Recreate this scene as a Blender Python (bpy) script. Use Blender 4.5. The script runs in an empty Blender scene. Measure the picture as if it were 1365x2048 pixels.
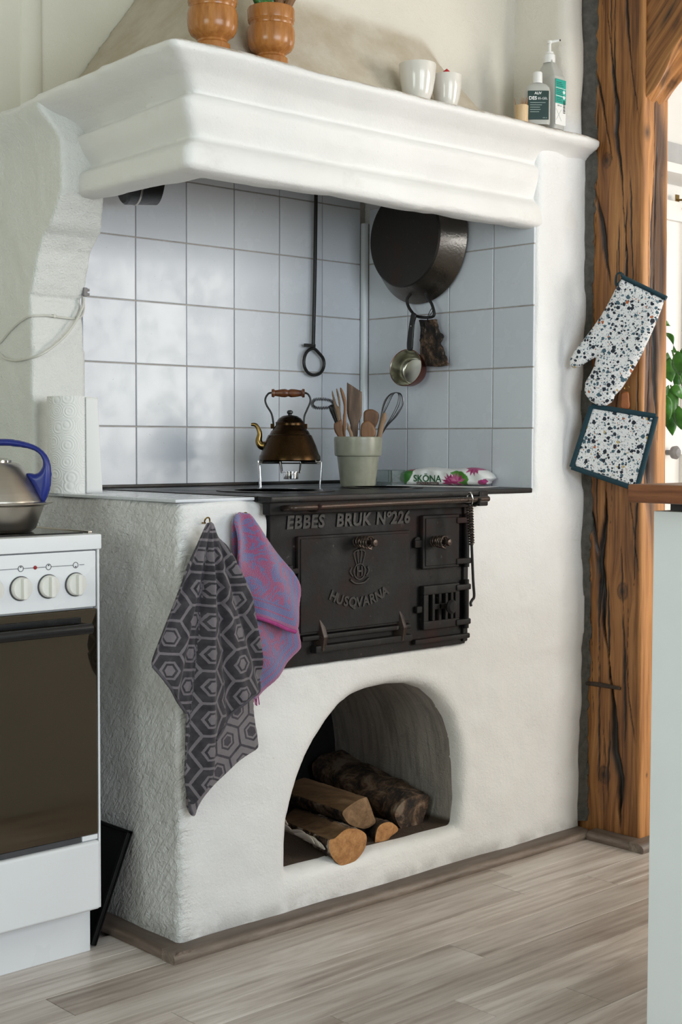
import bpy, bmesh, math, random
import numpy as np
from mathutils import Vector
random.seed(7); RNG = np.random.default_rng(11)
S = bpy.context.scene
COL = S.collection
# ------------------------------------------------------------------ camera
CAM = np.array([-1.6539, -2.2476, 1.0207]); YAW, PITCH, ROLL = -0.7491, -0.0488, 0.0034
FPX = 2826.55
_fw = np.array([-math.sin(YAW)*math.cos(PITCH), math.cos(YAW)*math.cos(PITCH), math.sin(PITCH)])
_r = np.array([math.cos(YAW), math.sin(YAW), 0.0]); _u = np.cross(_r, _fw)
_r2 = _r*math.cos(ROLL)+_u*math.sin(ROLL); _u2 = -_r*math.sin(ROLL)+_u*math.cos(ROLL)
cd = bpy.data.cameras.new('camera'); cam = bpy.data.objects.new('camera', cd); COL.objects.link(cam)
cd.sensor_fit = 'VERTICAL'; cd.sensor_height = 36; cd.sensor_width = 24; cd.lens = FPX/2048*36
cd.clip_start = 0.05; cd.clip_end = 60
from mathutils import Matrix
cam.matrix_world = Matrix(((_r2[0], _u2[0], -_fw[0], CAM[0]), (_r2[1], _u2[1], -_fw[1], CAM[1]), (_r2[2], _u2[2], -_fw[2], CAM[2]), (0, 0, 0, 1)))
S.camera = cam
# ------------------------------------------------------------------ world, window daylight, exposure
w = bpy.data.worlds.new('world'); S.world = w; w.use_nodes = True
w.node_tree.nodes['Background'].inputs[0].default_value = (0.80, 0.90, 1.0, 1)
w.node_tree.nodes['Background'].inputs[1].default_value = 1.0
S.view_settings.view_transform = 'Standard'; S.view_settings.look = 'None'
S.view_settings.gamma = 1.0; S.view_settings.use_curve_mapping = False
S.view_settings.exposure = 0.50
def area(name, loc, direction, sx, sy, power, col):
    l = bpy.data.lights.new(name, 'AREA'); l.shape = 'RECTANGLE'; l.size = sx; l.size_y = sy; l.energy = power; l.color = col
    o = bpy.data.objects.new(name, l); COL.objects.link(o); o.location = loc
    o.rotation_euler = Vector(direction).to_track_quat('-Z', 'Y').to_euler()
    return o
area('daylight_kitchen_window', (-0.35, -3.58, 1.5), (0, 1, 0), 2.0, 1.3, 42, (0.83, 0.92, 1.0))
area('daylight_side_window', (-3.38, -1.55, 1.5), (1, 0, 0), 1.3, 1.2, 21, (0.90, 1.0, 0.88))
area('daylight_next_room_window', (3.0, -3.58, 1.55), (0, 1, 0), 1.9, 1.5, 72, (1.0, 0.93, 0.84))
area('daylight_next_room_end_window', (4.78, -0.6, 1.5), (-1, 0, 0), 1.4, 1.3, 20, (1.0, 0.98, 0.95))
# ------------------------------------------------------------------ geometry helpers
A = np.array
def ray(x, y): return _fw+_r2*(x-682.5)/FPX-_u2*(y-1024)/FPX
def on(ax, v, x, y):                       # a measured pixel -> the point on the real plane (axis ax = v)
    d = ray(x, y); return CAM+d*((v-CAM[ax])/d[ax])
def onp(P0, n, x, y):
    d = ray(x, y); n = A(n, float); return CAM+d*(np.dot(A(P0)-CAM, n)/np.dot(d, n))
ER = A([math.cos(YAW), math.sin(YAW), 0.0]); EF = A([-math.sin(YAW), math.cos(YAW), 0.0]); EZ = A([0, 0, 1.0]); EX = A([1.0, 0, 0]); EY = A([0, 1.0, 0])
WL = {}
def thing(name, label, cat, loc, group=None):
    o = bpy.data.objects.new(name, None); COL.objects.link(o); o.location = [float(c) for c in loc]; o.empty_display_size = 0.05
    o['label'] = label; o['category'] = cat
    if group: o['group'] = group
    WL[o.name] = A(loc, float); return o
def tag(o, label, cat, group=None):
    o['label'] = label; o['category'] = cat
    if group: o['group'] = group
    return o
def struct(o, label=None):
    o['kind'] = 'structure'
    if label: o['label'] = label
    return o
def mesh_of(vf, name):
    v, f = vf; me = bpy.data.meshes.new(name); me.from_pydata([tuple(map(float, p)) for p in v], [], [list(map(int, q)) for q in f]); return me
def fast_mesh(v, f, name):                 # v (n,3) float, f (m,4) int
    me = bpy.data.meshes.new(name); me.vertices.add(len(v)); me.vertices.foreach_set('co', np.ascontiguousarray(v, dtype=np.float32).ravel())
    k = f.shape[1]; me.loops.add(f.size); me.loops.foreach_set('vertex_index', np.ascontiguousarray(f, dtype=np.int32).ravel())
    me.polygons.add(len(f)); me.polygons.foreach_set('loop_start', np.arange(0, f.size, k, dtype=np.int32)); me.update(calc_edges=True); me.validate(); return me
def mk(name, vf, mat, parent=None, smooth=True, angle=35, loc=None, attrs=None):
    v, f = vf; v = np.asarray(v, float)
    if parent is not None: base = WL[parent.name]
    elif loc is not None: base = A(loc, float)
    else: base = A([(v[:, 0].min()+v[:, 0].max())/2, (v[:, 1].min()+v[:, 1].max())/2, v[:, 2].min()])
    if isinstance(f, np.ndarray): me = fast_mesh(v-base, f, name)
    else: me = mesh_of((v-base, f), name)
    if attrs:
        for an, (ty, dat) in attrs.items():
            at = me.attributes.new(an, ty, 'POINT'); key = {'FLOAT': 'value', 'FLOAT_VECTOR': 'vector', 'FLOAT_COLOR': 'color'}[ty]
            at.data.foreach_set(key, np.ascontiguousarray(dat, dtype=np.float32).ravel())
    if smooth:
        me.shade_smooth()
        if angle < 180: me.set_sharp_from_angle(angle=math.radians(angle))
    o = bpy.data.objects.new(name, me); COL.objects.link(o)
    if smooth and angle < 180 and len(me.polygons) < 4000:
        wn = o.modifiers.new('weighted_normal', 'WEIGHTED_NORMAL'); wn.keep_sharp = True
    if mat: me.materials.append(mat)
    if parent is not None: o.parent = parent; WL[o.name] = base
    else: o.location = base; WL[o.name] = base
    return o
def J(*ms):
    V, Fc, n = [], [], 0
    for v, f in ms:
        v = [tuple(p) for p in v]; V += v; Fc += [tuple(int(i)+n for i in q) for q in f]; n += len(v)
    return V, Fc
def box(x0, x1, y0, y1, z0, z1, bev=0.0, seg=2):
    bm = bmesh.new(); bmesh.ops.create_cube(bm, size=1)
    for v in bm.verts: v.co = ((x0+x1)/2+v.co.x*(x1-x0), (y0+y1)/2+v.co.y*(y1-y0), (z0+z1)/2+v.co.z*(z1-z0))
    if bev > 0: bmesh.ops.bevel(bm, geom=bm.edges[:], offset=bev, segments=seg, affect='EDGES', profile=0.5)
    bm.normal_update(); bm.verts.index_update(); r = ([tuple(v.co) for v in bm.verts], [tuple(v.index for v in f.verts) for f in bm.faces]); bm.free(); return r
def xf(vf, O, ex=EX, ey=EY, ez=EZ):
    v = np.asarray(vf[0], float); return (A(O)+v[:, :1]*A(ex)+v[:, 1:2]*A(ey)+v[:, 2:3]*A(ez), vf[1])
def rotz(vf, a, O=(0, 0, 0)):
    c, s = math.cos(a), math.sin(a); return xf(vf, O, A([c, s, 0]), A([-s, c, 0]), EZ)
def lathe(prof, seg=40, O=(0, 0, 0), ex=EX, ey=EY, ez=EZ, sx=1.0, sy=1.0, n=None, cap=True):
    V, Fc = [], []; m = len(prof)
    for k in range(seg):
        a = 2*math.pi*k/seg; c, s = math.cos(a), math.sin(a)
        if n: q = (abs(c)**n+abs(s)**n)**(-1/n); c, s = c*q, s*q
        for r, z in prof: V.append((r*c*sx, r*s*sy, z))
    for k in range(seg):
        b0, b1 = k*m, ((k+1) % seg)*m
        for i in range(m-1): Fc.append((b0+i, b1+i, b1+i+1, b0+i+1))
    if cap and prof[0][0] > 1e-6: Fc.append(tuple(k*m for k in reversed(range(seg))))
    if cap and prof[-1][0] > 1e-6: Fc.append(tuple(k*m+m-1 for k in range(seg)))
    return xf((V, Fc), O, ex, ey, ez)
def crom(P, n=6, closed=False):
    P = [A(p, float) for p in P]; out = []; N = len(P)
    rng = range(N) if closed else range(N-1)
    for i in rng:
        p1, p2 = P[i], P[(i+1) % N]; p0 = P[i-1] if (i > 0 or closed) else 2*p1-p2; p3 = P[(i+2) % N] if (closed or i+2 < N) else 2*p2-p1
        for k in range(n):
            t = k/n; out.append(0.5*(2*p1+(p2-p0)*t+(2*p0-5*p1+4*p2-p3)*t*t+(3*p1-p0-3*p2+p3)*t**3))
    if not closed: out.append(P[-1])
    return out
def tube(P, r, seg=10, closed=False, sub=0, flat=1.0):
    if sub: 
        if isinstance(r, (list, tuple)):
            rr = np.interp(np.linspace(0, 1, (len(P)-1)*sub+1), np.linspace(0, 1, len(P)), r); r = list(rr)
        P = crom(P, sub, closed)
    P = [A(p, float) for p in P]; N = len(P); V, Fc = [], []
    T = []
    for i in range(N):
        a = P[(i-1) % N] if (closed or i > 0) else P[i]; b = P[(i+1) % N] if (closed or i < N-1) else P[i]
        d = b-a; T.append(d/(np.linalg.norm(d)+1e-12))
    up = A([0, 0, 1.0]) if abs(T[0][2]) < 0.9 else A([1.0, 0, 0]); nrm = up-T[0]*np.dot(up, T[0]); nrm /= np.linalg.norm(nrm)
    for i in range(N):
        nrm = nrm-T[i]*np.dot(nrm, T[i]); nrm /= np.linalg.norm(nrm)+1e-12; b = np.cross(T[i], nrm)
        ri = r[i] if isinstance(r, (list, tuple, np.ndarray)) else r
        for k in range(seg):
            a = 2*math.pi*k/seg; V.append(P[i]+nrm*math.cos(a)*ri+b*math.sin(a)*ri*flat)
    for i in range(N if closed else N-1):
        j = (i+1) % N
        for k in range(seg): Fc.append((i*seg+k, i*seg+(k+1) % seg, j*seg+(k+1) % seg, j*seg+k))
    if not closed: Fc.append(tuple(reversed(range(seg)))); Fc.append(tuple((N-1)*seg+k for k in range(seg)))
    return V, Fc
def coil(P0, P1, R, r, turns, R1=None, n=14):
    P0, P1 = A(P0, float), A(P1, float); d = P1-P0; L = np.linalg.norm(d); d = d/L
    a = A([0, 0, 1.0]) if abs(d[2]) < 0.9 else A([1.0, 0, 0]); a = a-d*np.dot(a, d); a /= np.linalg.norm(a); b = np.cross(d, a); pts = []
    for i in range(int(turns*n)+1):
        t = i/(turns*n); q = 2*math.pi*i/n; rr = R if R1 is None else R+(R1-R)*t; pts.append(P0+d*L*t+(a*math.cos(q)+b*math.sin(q))*rr)
    return tube(pts, r, 6)
def extrude(poly, d0, d1, O=(0, 0, 0), ex=EX, ey=EZ, ez=-EY, bev=0.0):
    bm = bmesh.new(); vs = [bm.verts.new((p[0], p[1], d0)) for p in poly]; f = bm.faces.new(vs)
    r = bmesh.ops.extrude_face_region(bm, geom=[f]); 
    for e in r['geom']:
        if isinstance(e, bmesh.types.BMVert): e.co.z = d1
    bmesh.ops.recalc_face_normals(bm, faces=bm.faces[:])
    if bev > 0: bmesh.ops.bevel(bm, geom=[e for e in bm.edges], offset=bev, segments=2, affect='EDGES', profile=0.5)
    bm.verts.index_update(); o = ([tuple(v.co) for v in bm.verts], [tuple(v.index for v in f.verts) for f in bm.faces]); bm.free(); return xf(o, O, ex, ey, ez)
# ---- smooth noise and implicit surfaces (plaster, cloth, bark, carved wood)
def vnoise(X, Y, Z, seed=0):
    R = np.random.default_rng(seed).random((32, 32, 32)).astype(np.float32)
    def sp(a):
        i = np.floor(a).astype(np.int32); t = (a-i).astype(np.float32); return i & 31, (i+1) & 31, t*t*(3-2*t)
    x0, x1, tx = sp(X); y0, y1, ty = sp(Y); z0, z1, tz = sp(Z)
    c = lambda i, j, k: R[i, j, k]
    a = c(x0, y0, z0)*(1-tx)+c(x1, y0, z0)*tx; b = c(x0, y1, z0)*(1-tx)+c(x1, y1, z0)*tx
    d = c(x0, y0, z1)*(1-tx)+c(x1, y0, z1)*tx; e = c(x0, y1, z1)*(1-tx)+c(x1, y1, z1)*tx
    return (a*(1-ty)+b*ty)*(1-tz)+(d*(1-ty)+e*ty)*tz-0.5
def surf_net(fn, lo, hi, h):
    lo = A(lo, float); n = np.ceil((A(hi)-lo)/h).astype(int)+1
    ax = [(lo[i]+h*np.arange(n[i])).astype(np.float32) for i in range(3)]
    F = fn(ax[0][:, None, None], ax[1][None, :, None], ax[2][None, None, :]).astype(np.float32); F = np.broadcast_to(F, n).copy()
    for a in range(3):
        s = [slice(None)]*3; s[a] = 0; F[tuple(s)] = np.maximum(F[tuple(s)], 1e-3); s[a] = -1; F[tuple(s)] = np.maximum(F[tuple(s)], 1e-3)
    I = F < 0; m = n-1
    cs = [(i, j, k) for i in (0, 1) for j in (0, 1) for k in (0, 1)]
    sl = lambda B, c: B[c[0]:c[0]+m[0], c[1]:c[1]+m[1], c[2]:c[2]+m[2]]
    cnt = sum(sl(I, c).astype(np.uint8) for c in cs); act = (cnt > 0) & (cnt < 8); idx = np.argwhere(act)
    vals = np.stack([F[idx[:, 0]+c[0], idx[:, 1]+c[1], idx[:, 2]+c[2]] for c in cs], 1)
    sm = np.zeros((len(idx), 3)); ct = np.zeros(len(idx))
    for a in range(8):
        for b in range(a+1, 8):
            if sum(abs(cs[a][q]-cs[b][q]) for q in range(3)) != 1: continue
            va, vb = vals[:, a], vals[:, b]; cr = (va < 0) != (vb < 0); t = np.where(cr, va/np.where(cr, va-vb, 1), 0)
            sm += cr[:, None]*(A(cs[a], float)+t[:, None]*(A(cs[b], float)-A(cs[a], float))); ct += cr
    V = lo+h*(idx+sm/ct[:, None]); im = np.full(m, -1, np.int32); im[act] = np.arange(len(idx)); Q = []
    for a in range(3):
        b, c = (a+1) % 3, (a+2) % 3
        s0 = [slice(1, m[q]) for q in range(3)]; s0[a] = slice(0, m[a]); s1 = list(s0); s1[a] = slice(1, m[a]+1)
        g = np.argwhere(I[tuple(s0)] != I[tuple(s1)]); off = A([1, 1, 1]); off[a] = 0; g = g+off
        ins = I[g[:, 0], g[:, 1], g[:, 2]]
        def cell(db, dc):
            q = g.copy(); q[:, b] -= db; q[:, c] -= dc; return im[q[:, 0], q[:, 1], q[:, 2]]
        q = np.stack([cell(1, 1), cell(0, 1), cell(0, 0), cell(1, 0)], 1); q[~ins] = q[~ins][:, ::-1]; Q.append(q)
    return V, np.concatenate(Q)
def smax(a, b, k):
    h = np.clip(0.5+0.5*(a-b)/k, 0, 1); return b*(1-h)+a*h+k*h*(1-h)
def smin(a, b, k): return -smax(-a, -b, k)
def polydist(P, X, Y):                     # signed distance to a closed polygon on a 2D grid
    P = np.asarray(P, float)[:, :2]; d = np.full(np.broadcast(X, Y).shape, 1e9); ins = np.zeros(d.shape, bool)
    for i in range(len(P)):
        a, b = P[i-1], P[i]; e = b-a; wx, wy = X-a[0], Y-a[1]; t = np.clip((wx*e[0]+wy*e[1])/(e@e+1e-18), 0, 1)
        d = np.minimum(d, (wx-t*e[0])**2+(wy-t*e[1])**2)
        c = ((a[1] > Y) != (b[1] > Y)) & (X < (b[0]-a[0])*(Y-a[1])/(b[1]-a[1]+1e-18)+a[0]); ins ^= c
    d = np.sqrt(d); return np.where(ins, -d, d)
def smooth_poly(P, n=5): return [tuple(p) for p in crom([(p[0], p[1], 0) for p in P], n, True)]
def pillow(poly, T, h, r=None, k=None, bump=None):       # flat thing with an outline, thickness T and a rounded rim; local (u, v, w)
    P = np.asarray(poly, float); r = T/2 if r is None else r
    lo = [P[:, 0].min()-3*h, P[:, 1].min()-3*h, -T/2-4*h-0.004]; hi = [P[:, 0].max()+3*h, P[:, 1].max()+3*h, T/2+4*h+0.004]
    def fn(X, Y, Z):
        d = polydist(P, X[:, :, 0], Y[:, :, 0])[:, :, None]
        t = np.clip((d+r)/r, 0, 1); half = T/2*np.sqrt(np.clip(1-t*t, 0, 1))
        if bump is not None: half = half+bump(X, Y, d)*(half > 0)
        return np.maximum(d, np.abs(Z)-half)
    return surf_net(fn, lo, hi, h)
def text(s, size, depth, O, ex, ey, shear=0.0, align='CENTER', spacing=1.0, bold=0.0):
    cu = bpy.data.curves.new('t', 'FONT'); cu.body = s; cu.size = size; cu.extrude = depth/2; cu.align_x = align; cu.align_y = 'CENTER'; cu.shear = shear; cu.space_character = spacing; cu.offset = bold; cu.resolution_u = 3
    o = bpy.data.objects.new('t', cu); COL.objects.link(o); dg = bpy.context.evaluated_depsgraph_get(); me = o.evaluated_get(dg).to_mesh()
    v = [tuple(q.co) for q in me.vertices]; f = [tuple(p.vertices) for p in me.polygons]; o.evaluated_get(dg).to_mesh_clear()
    bpy.data.objects.remove(o); bpy.data.curves.remove(cu); ex, ey = A(ex, float), A(ey, float)
    return xf((v, f), O, ex, ey, np.cross(ex, ey))
def frame_of(P0, n):                       # local axes of a vertical plane whose outward normal is n
    n = A(n, float)/np.linalg.norm(n); ex = np.cross(EZ, n); return A(P0, float), ex, EZ, n
def outline(px, fr):                       # pixel measurements -> outline on a real plane
    P0, ex, ey, n = fr; out = []
    for x, y in px:
        q = onp(P0, n, x, y)-P0; out.append((float(q@ex), float(q@ey)))
    return out
def place(vf, fr, w=0.0):
    P0, ex, ey, n = fr; v = np.asarray(vf[0]); return (P0+v[:, :1]*ex+v[:, 1:2]*ey+(v[:, 2:3]+w)*n, vf[1])
# ------------------------------------------------------------------ materials
class MT:
    def __init__(s, name, rough=0.5, col=(0.8, 0.8, 0.8), metal=0.0, spec=0.5, **kw):
        s.m = bpy.data.materials.new(name); s.m.use_nodes = True; s.t = s.m.node_tree; s.p = s.t.nodes['Principled BSDF']
        s.set('Base Color', col); s.set('Roughness', rough); s.set('Metallic', metal); s.set('Specular IOR Level', spec)
        for k, v in kw.items(): s.set(k.replace('_', ' '), v)
    def set(s, k, v):
        i = s.p.inputs[k]
        if isinstance(v, bpy.types.NodeSocket): s.t.links.new(v, i)
        elif isinstance(v, (tuple, list)): i.default_value = (*v[:3], 1) if len(i.default_value) == 4 else v
        else: i.default_value = v
        return s
    def n(s, ty, **kw):
        x = s.t.nodes.new('ShaderNode'+ty)
        for k, v in kw.items(): setattr(x, k, v)
        return x
    def lk(s, a, i):
        if isinstance(a, bpy.types.NodeSocket): s.t.links.new(a, i)
        elif isinstance(a, (tuple, list)) and len(i.default_value) == 4: i.default_value = (*a[:3], 1)
        else: i.default_value = a
    def co(s, kind='Object'): return s.n('TexCoord').outputs[kind]
    def pos(s): return s.n('NewGeometry').outputs['Position']
    def mapp(s, v, scale=(1, 1, 1), loc=(0, 0, 0), rot=(0, 0, 0)):
        x = s.n('Mapping'); s.lk(v, x.inputs[0]); s.lk(loc, x.inputs[1]); s.lk(rot, x.inputs[2]); s.lk(scale, x.inputs[3]); return x.outputs[0]
    def noise(s, v, scale=5, detail=3, rough=0.55, dist=0.0, out=0):
        x = s.n('TexNoise'); s.lk(v, x.inputs['Vector']); x.inputs['Scale'].default_value = scale; x.inputs['Detail'].default_value = detail
        x.inputs['Roughness'].default_value = rough; x.inputs['Distortion'].default_value = dist; return x.outputs[out]
    def vor(s, v, scale=5, feature='F1', out='Distance', rnd=1.0):
        x = s.n('TexVoronoi', feature=feature); s.lk(v, x.inputs['Vector']); x.inputs['Scale'].default_value = scale; x.inputs['Randomness'].default_value = rnd; return x.outputs[out]
    def math(s, op, a, b=0.0, c=0.0):
        x = s.n('Math', operation=op); s.lk(a, x.inputs[0]); s.lk(b, x.inputs[1]); s.lk(c, x.inputs[2]); return x.outputs[0]
    def mr(s, v, a, b, c=0.0, d=1.0, smooth=True):
        x = s.n('MapRange'); x.interpolation_type = 'SMOOTHSTEP' if smooth else 'LINEAR'; s.lk(v, x.inputs[0])
        for i, q in zip((1, 2, 3, 4), (a, b, c, d)): s.lk(q, x.inputs[i])
        return x.outputs[0]
    def mix(s, f, a, b, mode='MIX'):
        x = s.n('Mix', data_type='RGBA', blend_type=mode); s.lk(f, x.inputs[0]); s.lk(a, x.inputs[6]); s.lk(b, x.inputs[7]); return x.outputs[2]
    def ramp(s, f, stops, interp='LINEAR'):
        x = s.n('ValToRGB'); s.lk(f, x.inputs[0]); e = x.color_ramp; e.interpolation = interp
        while len(e.elements) < len(stops): e.elements.new(0.5)
        for q, (p, c) in zip(e.elements, stops): q.position = p; q.color = (*c, 1)
        return x.outputs[0]
    def attr(s, name, out='Fac'): x = s.n('Attribute'); x.attribute_name = name; return x.outputs[out]
    def sep(s, v): x = s.n('SeparateXYZ'); s.lk(v, x.inputs[0]); return x.outputs
    def comb(s, a, b, c): x = s.n('CombineXYZ'); s.lk(a, x.inputs[0]); s.lk(b, x.inputs[1]); s.lk(c, x.inputs[2]); return x.outputs[0]
    def rnd(s): return s.n('ObjectInfo').outputs['Random']
    def bump(s, h, strength=0.3, dist=0.01, prev=None):
        x = s.n('Bump'); s.lk(h, x.inputs['Height']); s.lk(strength, x.inputs['Strength']); x.inputs['Distance'].default_value = dist
        if prev is not None: s.lk(prev, x.inputs['Normal'])
        s.t.links.new(x.outputs[0], s.p.inputs['Normal']); return x.outputs[0]
M = {}
def simple(key, col, rough=0.5, metal=0.0, var=0.12, nscale=25, bump=0.05, spec=0.5, **kw):
    m = MT(key, rough, col, metal, spec, **kw); v = m.co('Object'); nz = m.noise(v, nscale, 4)
    dk = tuple(c*(1-var) for c in col); lt = tuple(min(1, c*(1+var)) for c in col)
    m.set('Base Color', m.ramp(nz, [(0.3, dk), (0.7, lt)])); m.set('Roughness', m.mr(nz, 0.2, 0.8, rough*0.85, min(1, rough*1.15)))
    if bump: m.bump(m.noise(v, nscale*5, 3), bump, 0.002)
    M[key] = m.m; return m.m
def plaster(key, col, gloss=0.5, streak=True, dirt=(0.45, 0.40, 0.33), dirt_amt=0.35, fine=0.35):
    m = MT(key, gloss, col); v = m.pos(); sx = m.sep(v)
    big = m.noise(v, 2.3, 4); mid = m.noise(v, 14, 4); c = m.mix(m.mr(big, 0.35, 0.7), tuple(q*0.94 for q in col), col)
    spots = m.mr(m.noise(v, 90, 2, 0.7), 0.70, 0.80); c = m.mix(m.math('MULTIPLY', spots, 0.35), c, dirt)
    c = m.mix(m.math('MULTIPLY', m.mr(m.noise(v, 5.5, 6, 0.7), 0.60, 0.85), dirt_amt), c, dirt)
    up = m.mr(sx[2], 1.80, 1.88); c = m.mix(up, c, tuple(q*w for q, w in zip(col, (0.93, 0.88, 0.79)))) if streak else c
    if key == 'plaster_cream':
        nz = m.sep(m.n('NewGeometry').outputs['Normal'])[2]; dust = m.math('MULTIPLY', m.mr(nz, 0.12, 0.42), m.mr(m.noise(v, 7, 6, 0.7), 0.25, 0.75, 0.45, 1.0)); c = m.mix(dust, c, (0.46, 0.385, 0.28))
    if key == 'plaster_hood':
        nz = m.sep(m.n('NewGeometry').outputs['Normal'])[2]; dust = m.math('MULTIPLY', m.math('MULTIPLY', m.mr(nz, 0.30, 0.85), m.mr(sx[2], 1.765, 1.785)), m.mr(m.noise(v, 24, 6, 0.75), 0.36, 0.62)); c = m.mix(m.math('MULTIPLY', dust, 0.8), c, (0.36, 0.26, 0.16))
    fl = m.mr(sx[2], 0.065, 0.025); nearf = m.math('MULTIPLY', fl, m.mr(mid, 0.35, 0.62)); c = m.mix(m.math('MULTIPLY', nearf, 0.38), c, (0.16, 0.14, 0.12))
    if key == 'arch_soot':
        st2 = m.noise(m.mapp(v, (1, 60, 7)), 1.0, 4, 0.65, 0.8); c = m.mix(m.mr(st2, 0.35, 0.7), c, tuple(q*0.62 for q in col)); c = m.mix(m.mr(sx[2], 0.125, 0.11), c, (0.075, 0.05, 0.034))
    m.set('Base Color', c)
    b0 = m.bump(m.noise(v, 28, 4, 0.6), fine*0.8, 0.010)
    b1 = m.bump(m.noise(v, 210, 4, 0.65), fine*1.2, 0.0045, b0)
    if streak:
        side = m.mr(sx[0], 0.05, 0.0, smooth=True)
        st = m.noise(m.mapp(m.mapp(v, rot=(0.95, 0, 0)), (1, 14, 105)), 1.0, 3, 0.6, 0.9)
        lump = m.noise(v, 75, 3, 0.6, 0.6)
        h = m.math('ADD', m.math('MULTIPLY', st, 0.9), m.math('MULTIPLY', lump, 1.0))
        m.bump(h, m.math('MULTIPLY', side, 0.7), 0.010, b1)
        m.set('Roughness', m.mr(sx[0], 0.0, 0.05, 0.24, gloss))
        c = m.mix(m.math('MULTIPLY', side, m.mr(st, 0.3, 0.7, 0.02, 0.30)), c, (0.40, 0.385, 0.34)); m.set('Base Color', c)
    M[key] = m.m; return m.m
plaster('plaster_white', (0.82, 0.82, 0.815))
plaster('plaster_hood', (0.82, 0.81, 0.79), 0.45, False, fine=0.18)
plaster('plaster_corbel', (0.80, 0.805, 0.77), 0.33, False, fine=0.55)
plaster('plaster_cream', (0.74, 0.70, 0.61), 0.6, False, (0.30, 0.24, 0.17), 0.5, 0.3)
plaster('wall_cream', (0.80, 0.77, 0.66), 0.6, False, (0.5, 0.45, 0.36), 0.2, 0.15)
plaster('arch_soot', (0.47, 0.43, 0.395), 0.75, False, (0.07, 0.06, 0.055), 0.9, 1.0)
simple('room_white', (0.36, 0.35, 0.31), 0.6, 0, 0.03, 3, 0.05)
simple('ceiling_white', (0.62, 0.61, 0.55), 0.7, 0, 0.03, 3, 0.05)
def tile_mat():
    m = MT('tile_glaze', 0.2, (0.66, 0.69, 0.74), 0.0, 0.24); v = m.co('Object'); r = m.rnd()
    off = m.comb(m.math('MULTIPLY', r, 37.0), m.math('MULTIPLY', r, 11.0), m.math('MULTIPLY', r, 53.0)); x = m.n('VectorMath', operation='ADD'); m.lk(v, x.inputs[0]); m.lk(off, x.inputs[1]); v2 = x.outputs[0]
    c = m.mix(m.mr(r, 0, 1), (0.62, 0.65, 0.70), (0.68, 0.71, 0.75)); c = m.mix(m.math('MULTIPLY', m.mr(m.noise(v2, 130, 2), 0.74, 0.78), 0.5), c, (0.30, 0.28, 0.27)); m.set('Base Color', c)
    m.set('Roughness', m.mr(m.noise(v2, 18, 4), 0.3, 0.75, 0.13, 0.34)); m.bump(m.noise(v2, 7, 2), 0.035, 0.01); M['tile_glaze'] = m.m
tile_mat()
simple('grout', (0.42, 0.38, 0.35), 0.9, 0, 0.15, 30, 0.2)
simple('trim_strip', (0.68, 0.71, 0.74), 0.25, 0, 0.03, 10, 0.02)
def iron(key, col, rough, rust=0.3, metal=0.35):
    m = MT(key, rough, col, metal); v = m.co('Object'); n1 = m.noise(v, 9, 5, 0.65); n2 = m.noise(v, 60, 3, 0.6)
    m.set('Specular IOR Level', 0.24 if key == 'cast_iron' else (0.28 if key == 'iron_top' else 0.5))
    c = m.mix(m.math('MULTIPLY', m.mr(n1, 0.50, 0.72), rust), col, (0.10, 0.030, 0.018)); c = m.mix(m.math('MULTIPLY', m.mr(n2, 0.66, 0.78), 0.25), c, (0.25, 0.22, 0.20)); m.set('Base Color', c)
    m.set('Roughness', m.mr(n1, 0.3, 0.7, rough*0.8, min(1, rough*1.3))); m.bump(m.noise(v, 160, 3, 0.6), 0.25, 0.002); M[key] = m.m
iron('cast_iron', (0.0075, 0.007, 0.0072), 0.55, 0.22, 0.0)
iron('iron_top', (0.010, 0.0095, 0.0095), 0.36, 0.12, 0.2)
iron('iron_rail', (0.055, 0.040, 0.033), 0.30, 0.3, 0.7)
iron('iron_black', (0.011, 0.0105, 0.010), 0.40, 0.1, 0.2)
iron('pan_bottom', (0.030, 0.026, 0.022), 0.44, 0.25, 0.5)
iron('pan_side', (0.14, 0.12, 0.10), 0.27, 0.25, 0.9)
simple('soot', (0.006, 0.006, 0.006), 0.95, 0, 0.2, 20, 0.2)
def woodmat(key, c0, c1, c2, scale=(1, 1, 1), rough=0.5, gs=30, dark=(0.05, 0.025, 0.012), bump=0.15, rand=True):
    m = MT(key, rough); v = m.co('Object'); 
    if rand:
        r = m.rnd(); x = m.n('VectorMath', operation='ADD'); m.lk(v, x.inputs[0]); m.lk(m.comb(m.math('MULTIPLY', r, 31.0), m.math('MULTIPLY', r, 17.0), m.math('MULTIPLY', r, 7.0)), x.inputs[1]); v = x.outputs[0]
    mv = m.mapp(v, scale); a = m.noise(mv, gs*0.25, 4, 0.6, 0.6); b = m.noise(mv, gs, 4, 0.6, 0.3); f = m.math('ADD', m.math('MULTIPLY', a, 0.6), m.math('MULTIPLY', b, 0.4))
    c = m.ramp(f, [(0.33, c0), (0.5, c1), (0.66, c2)]); c = m.mix(m.math('MULTIPLY', m.mr(b, 0.62, 0.75), 0.4), c, dark)
    if key.startswith('skirting'): c = m.mix(m.mr(m.sep(m.n('NewGeometry').outputs['Normal'])[2], 0.55, 0.95, 0.0, 0.5), m.mix(0.12, c, (0.42, 0.36, 0.31)), (0.055, 0.038, 0.028))
    m.set('Base Color', c); m.set('Roughness', m.mr(b, 0.3, 0.7, rough*0.85, rough*1.15)); m.bump(b, bump, 0.002); M[key] = m.m; return m
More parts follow.
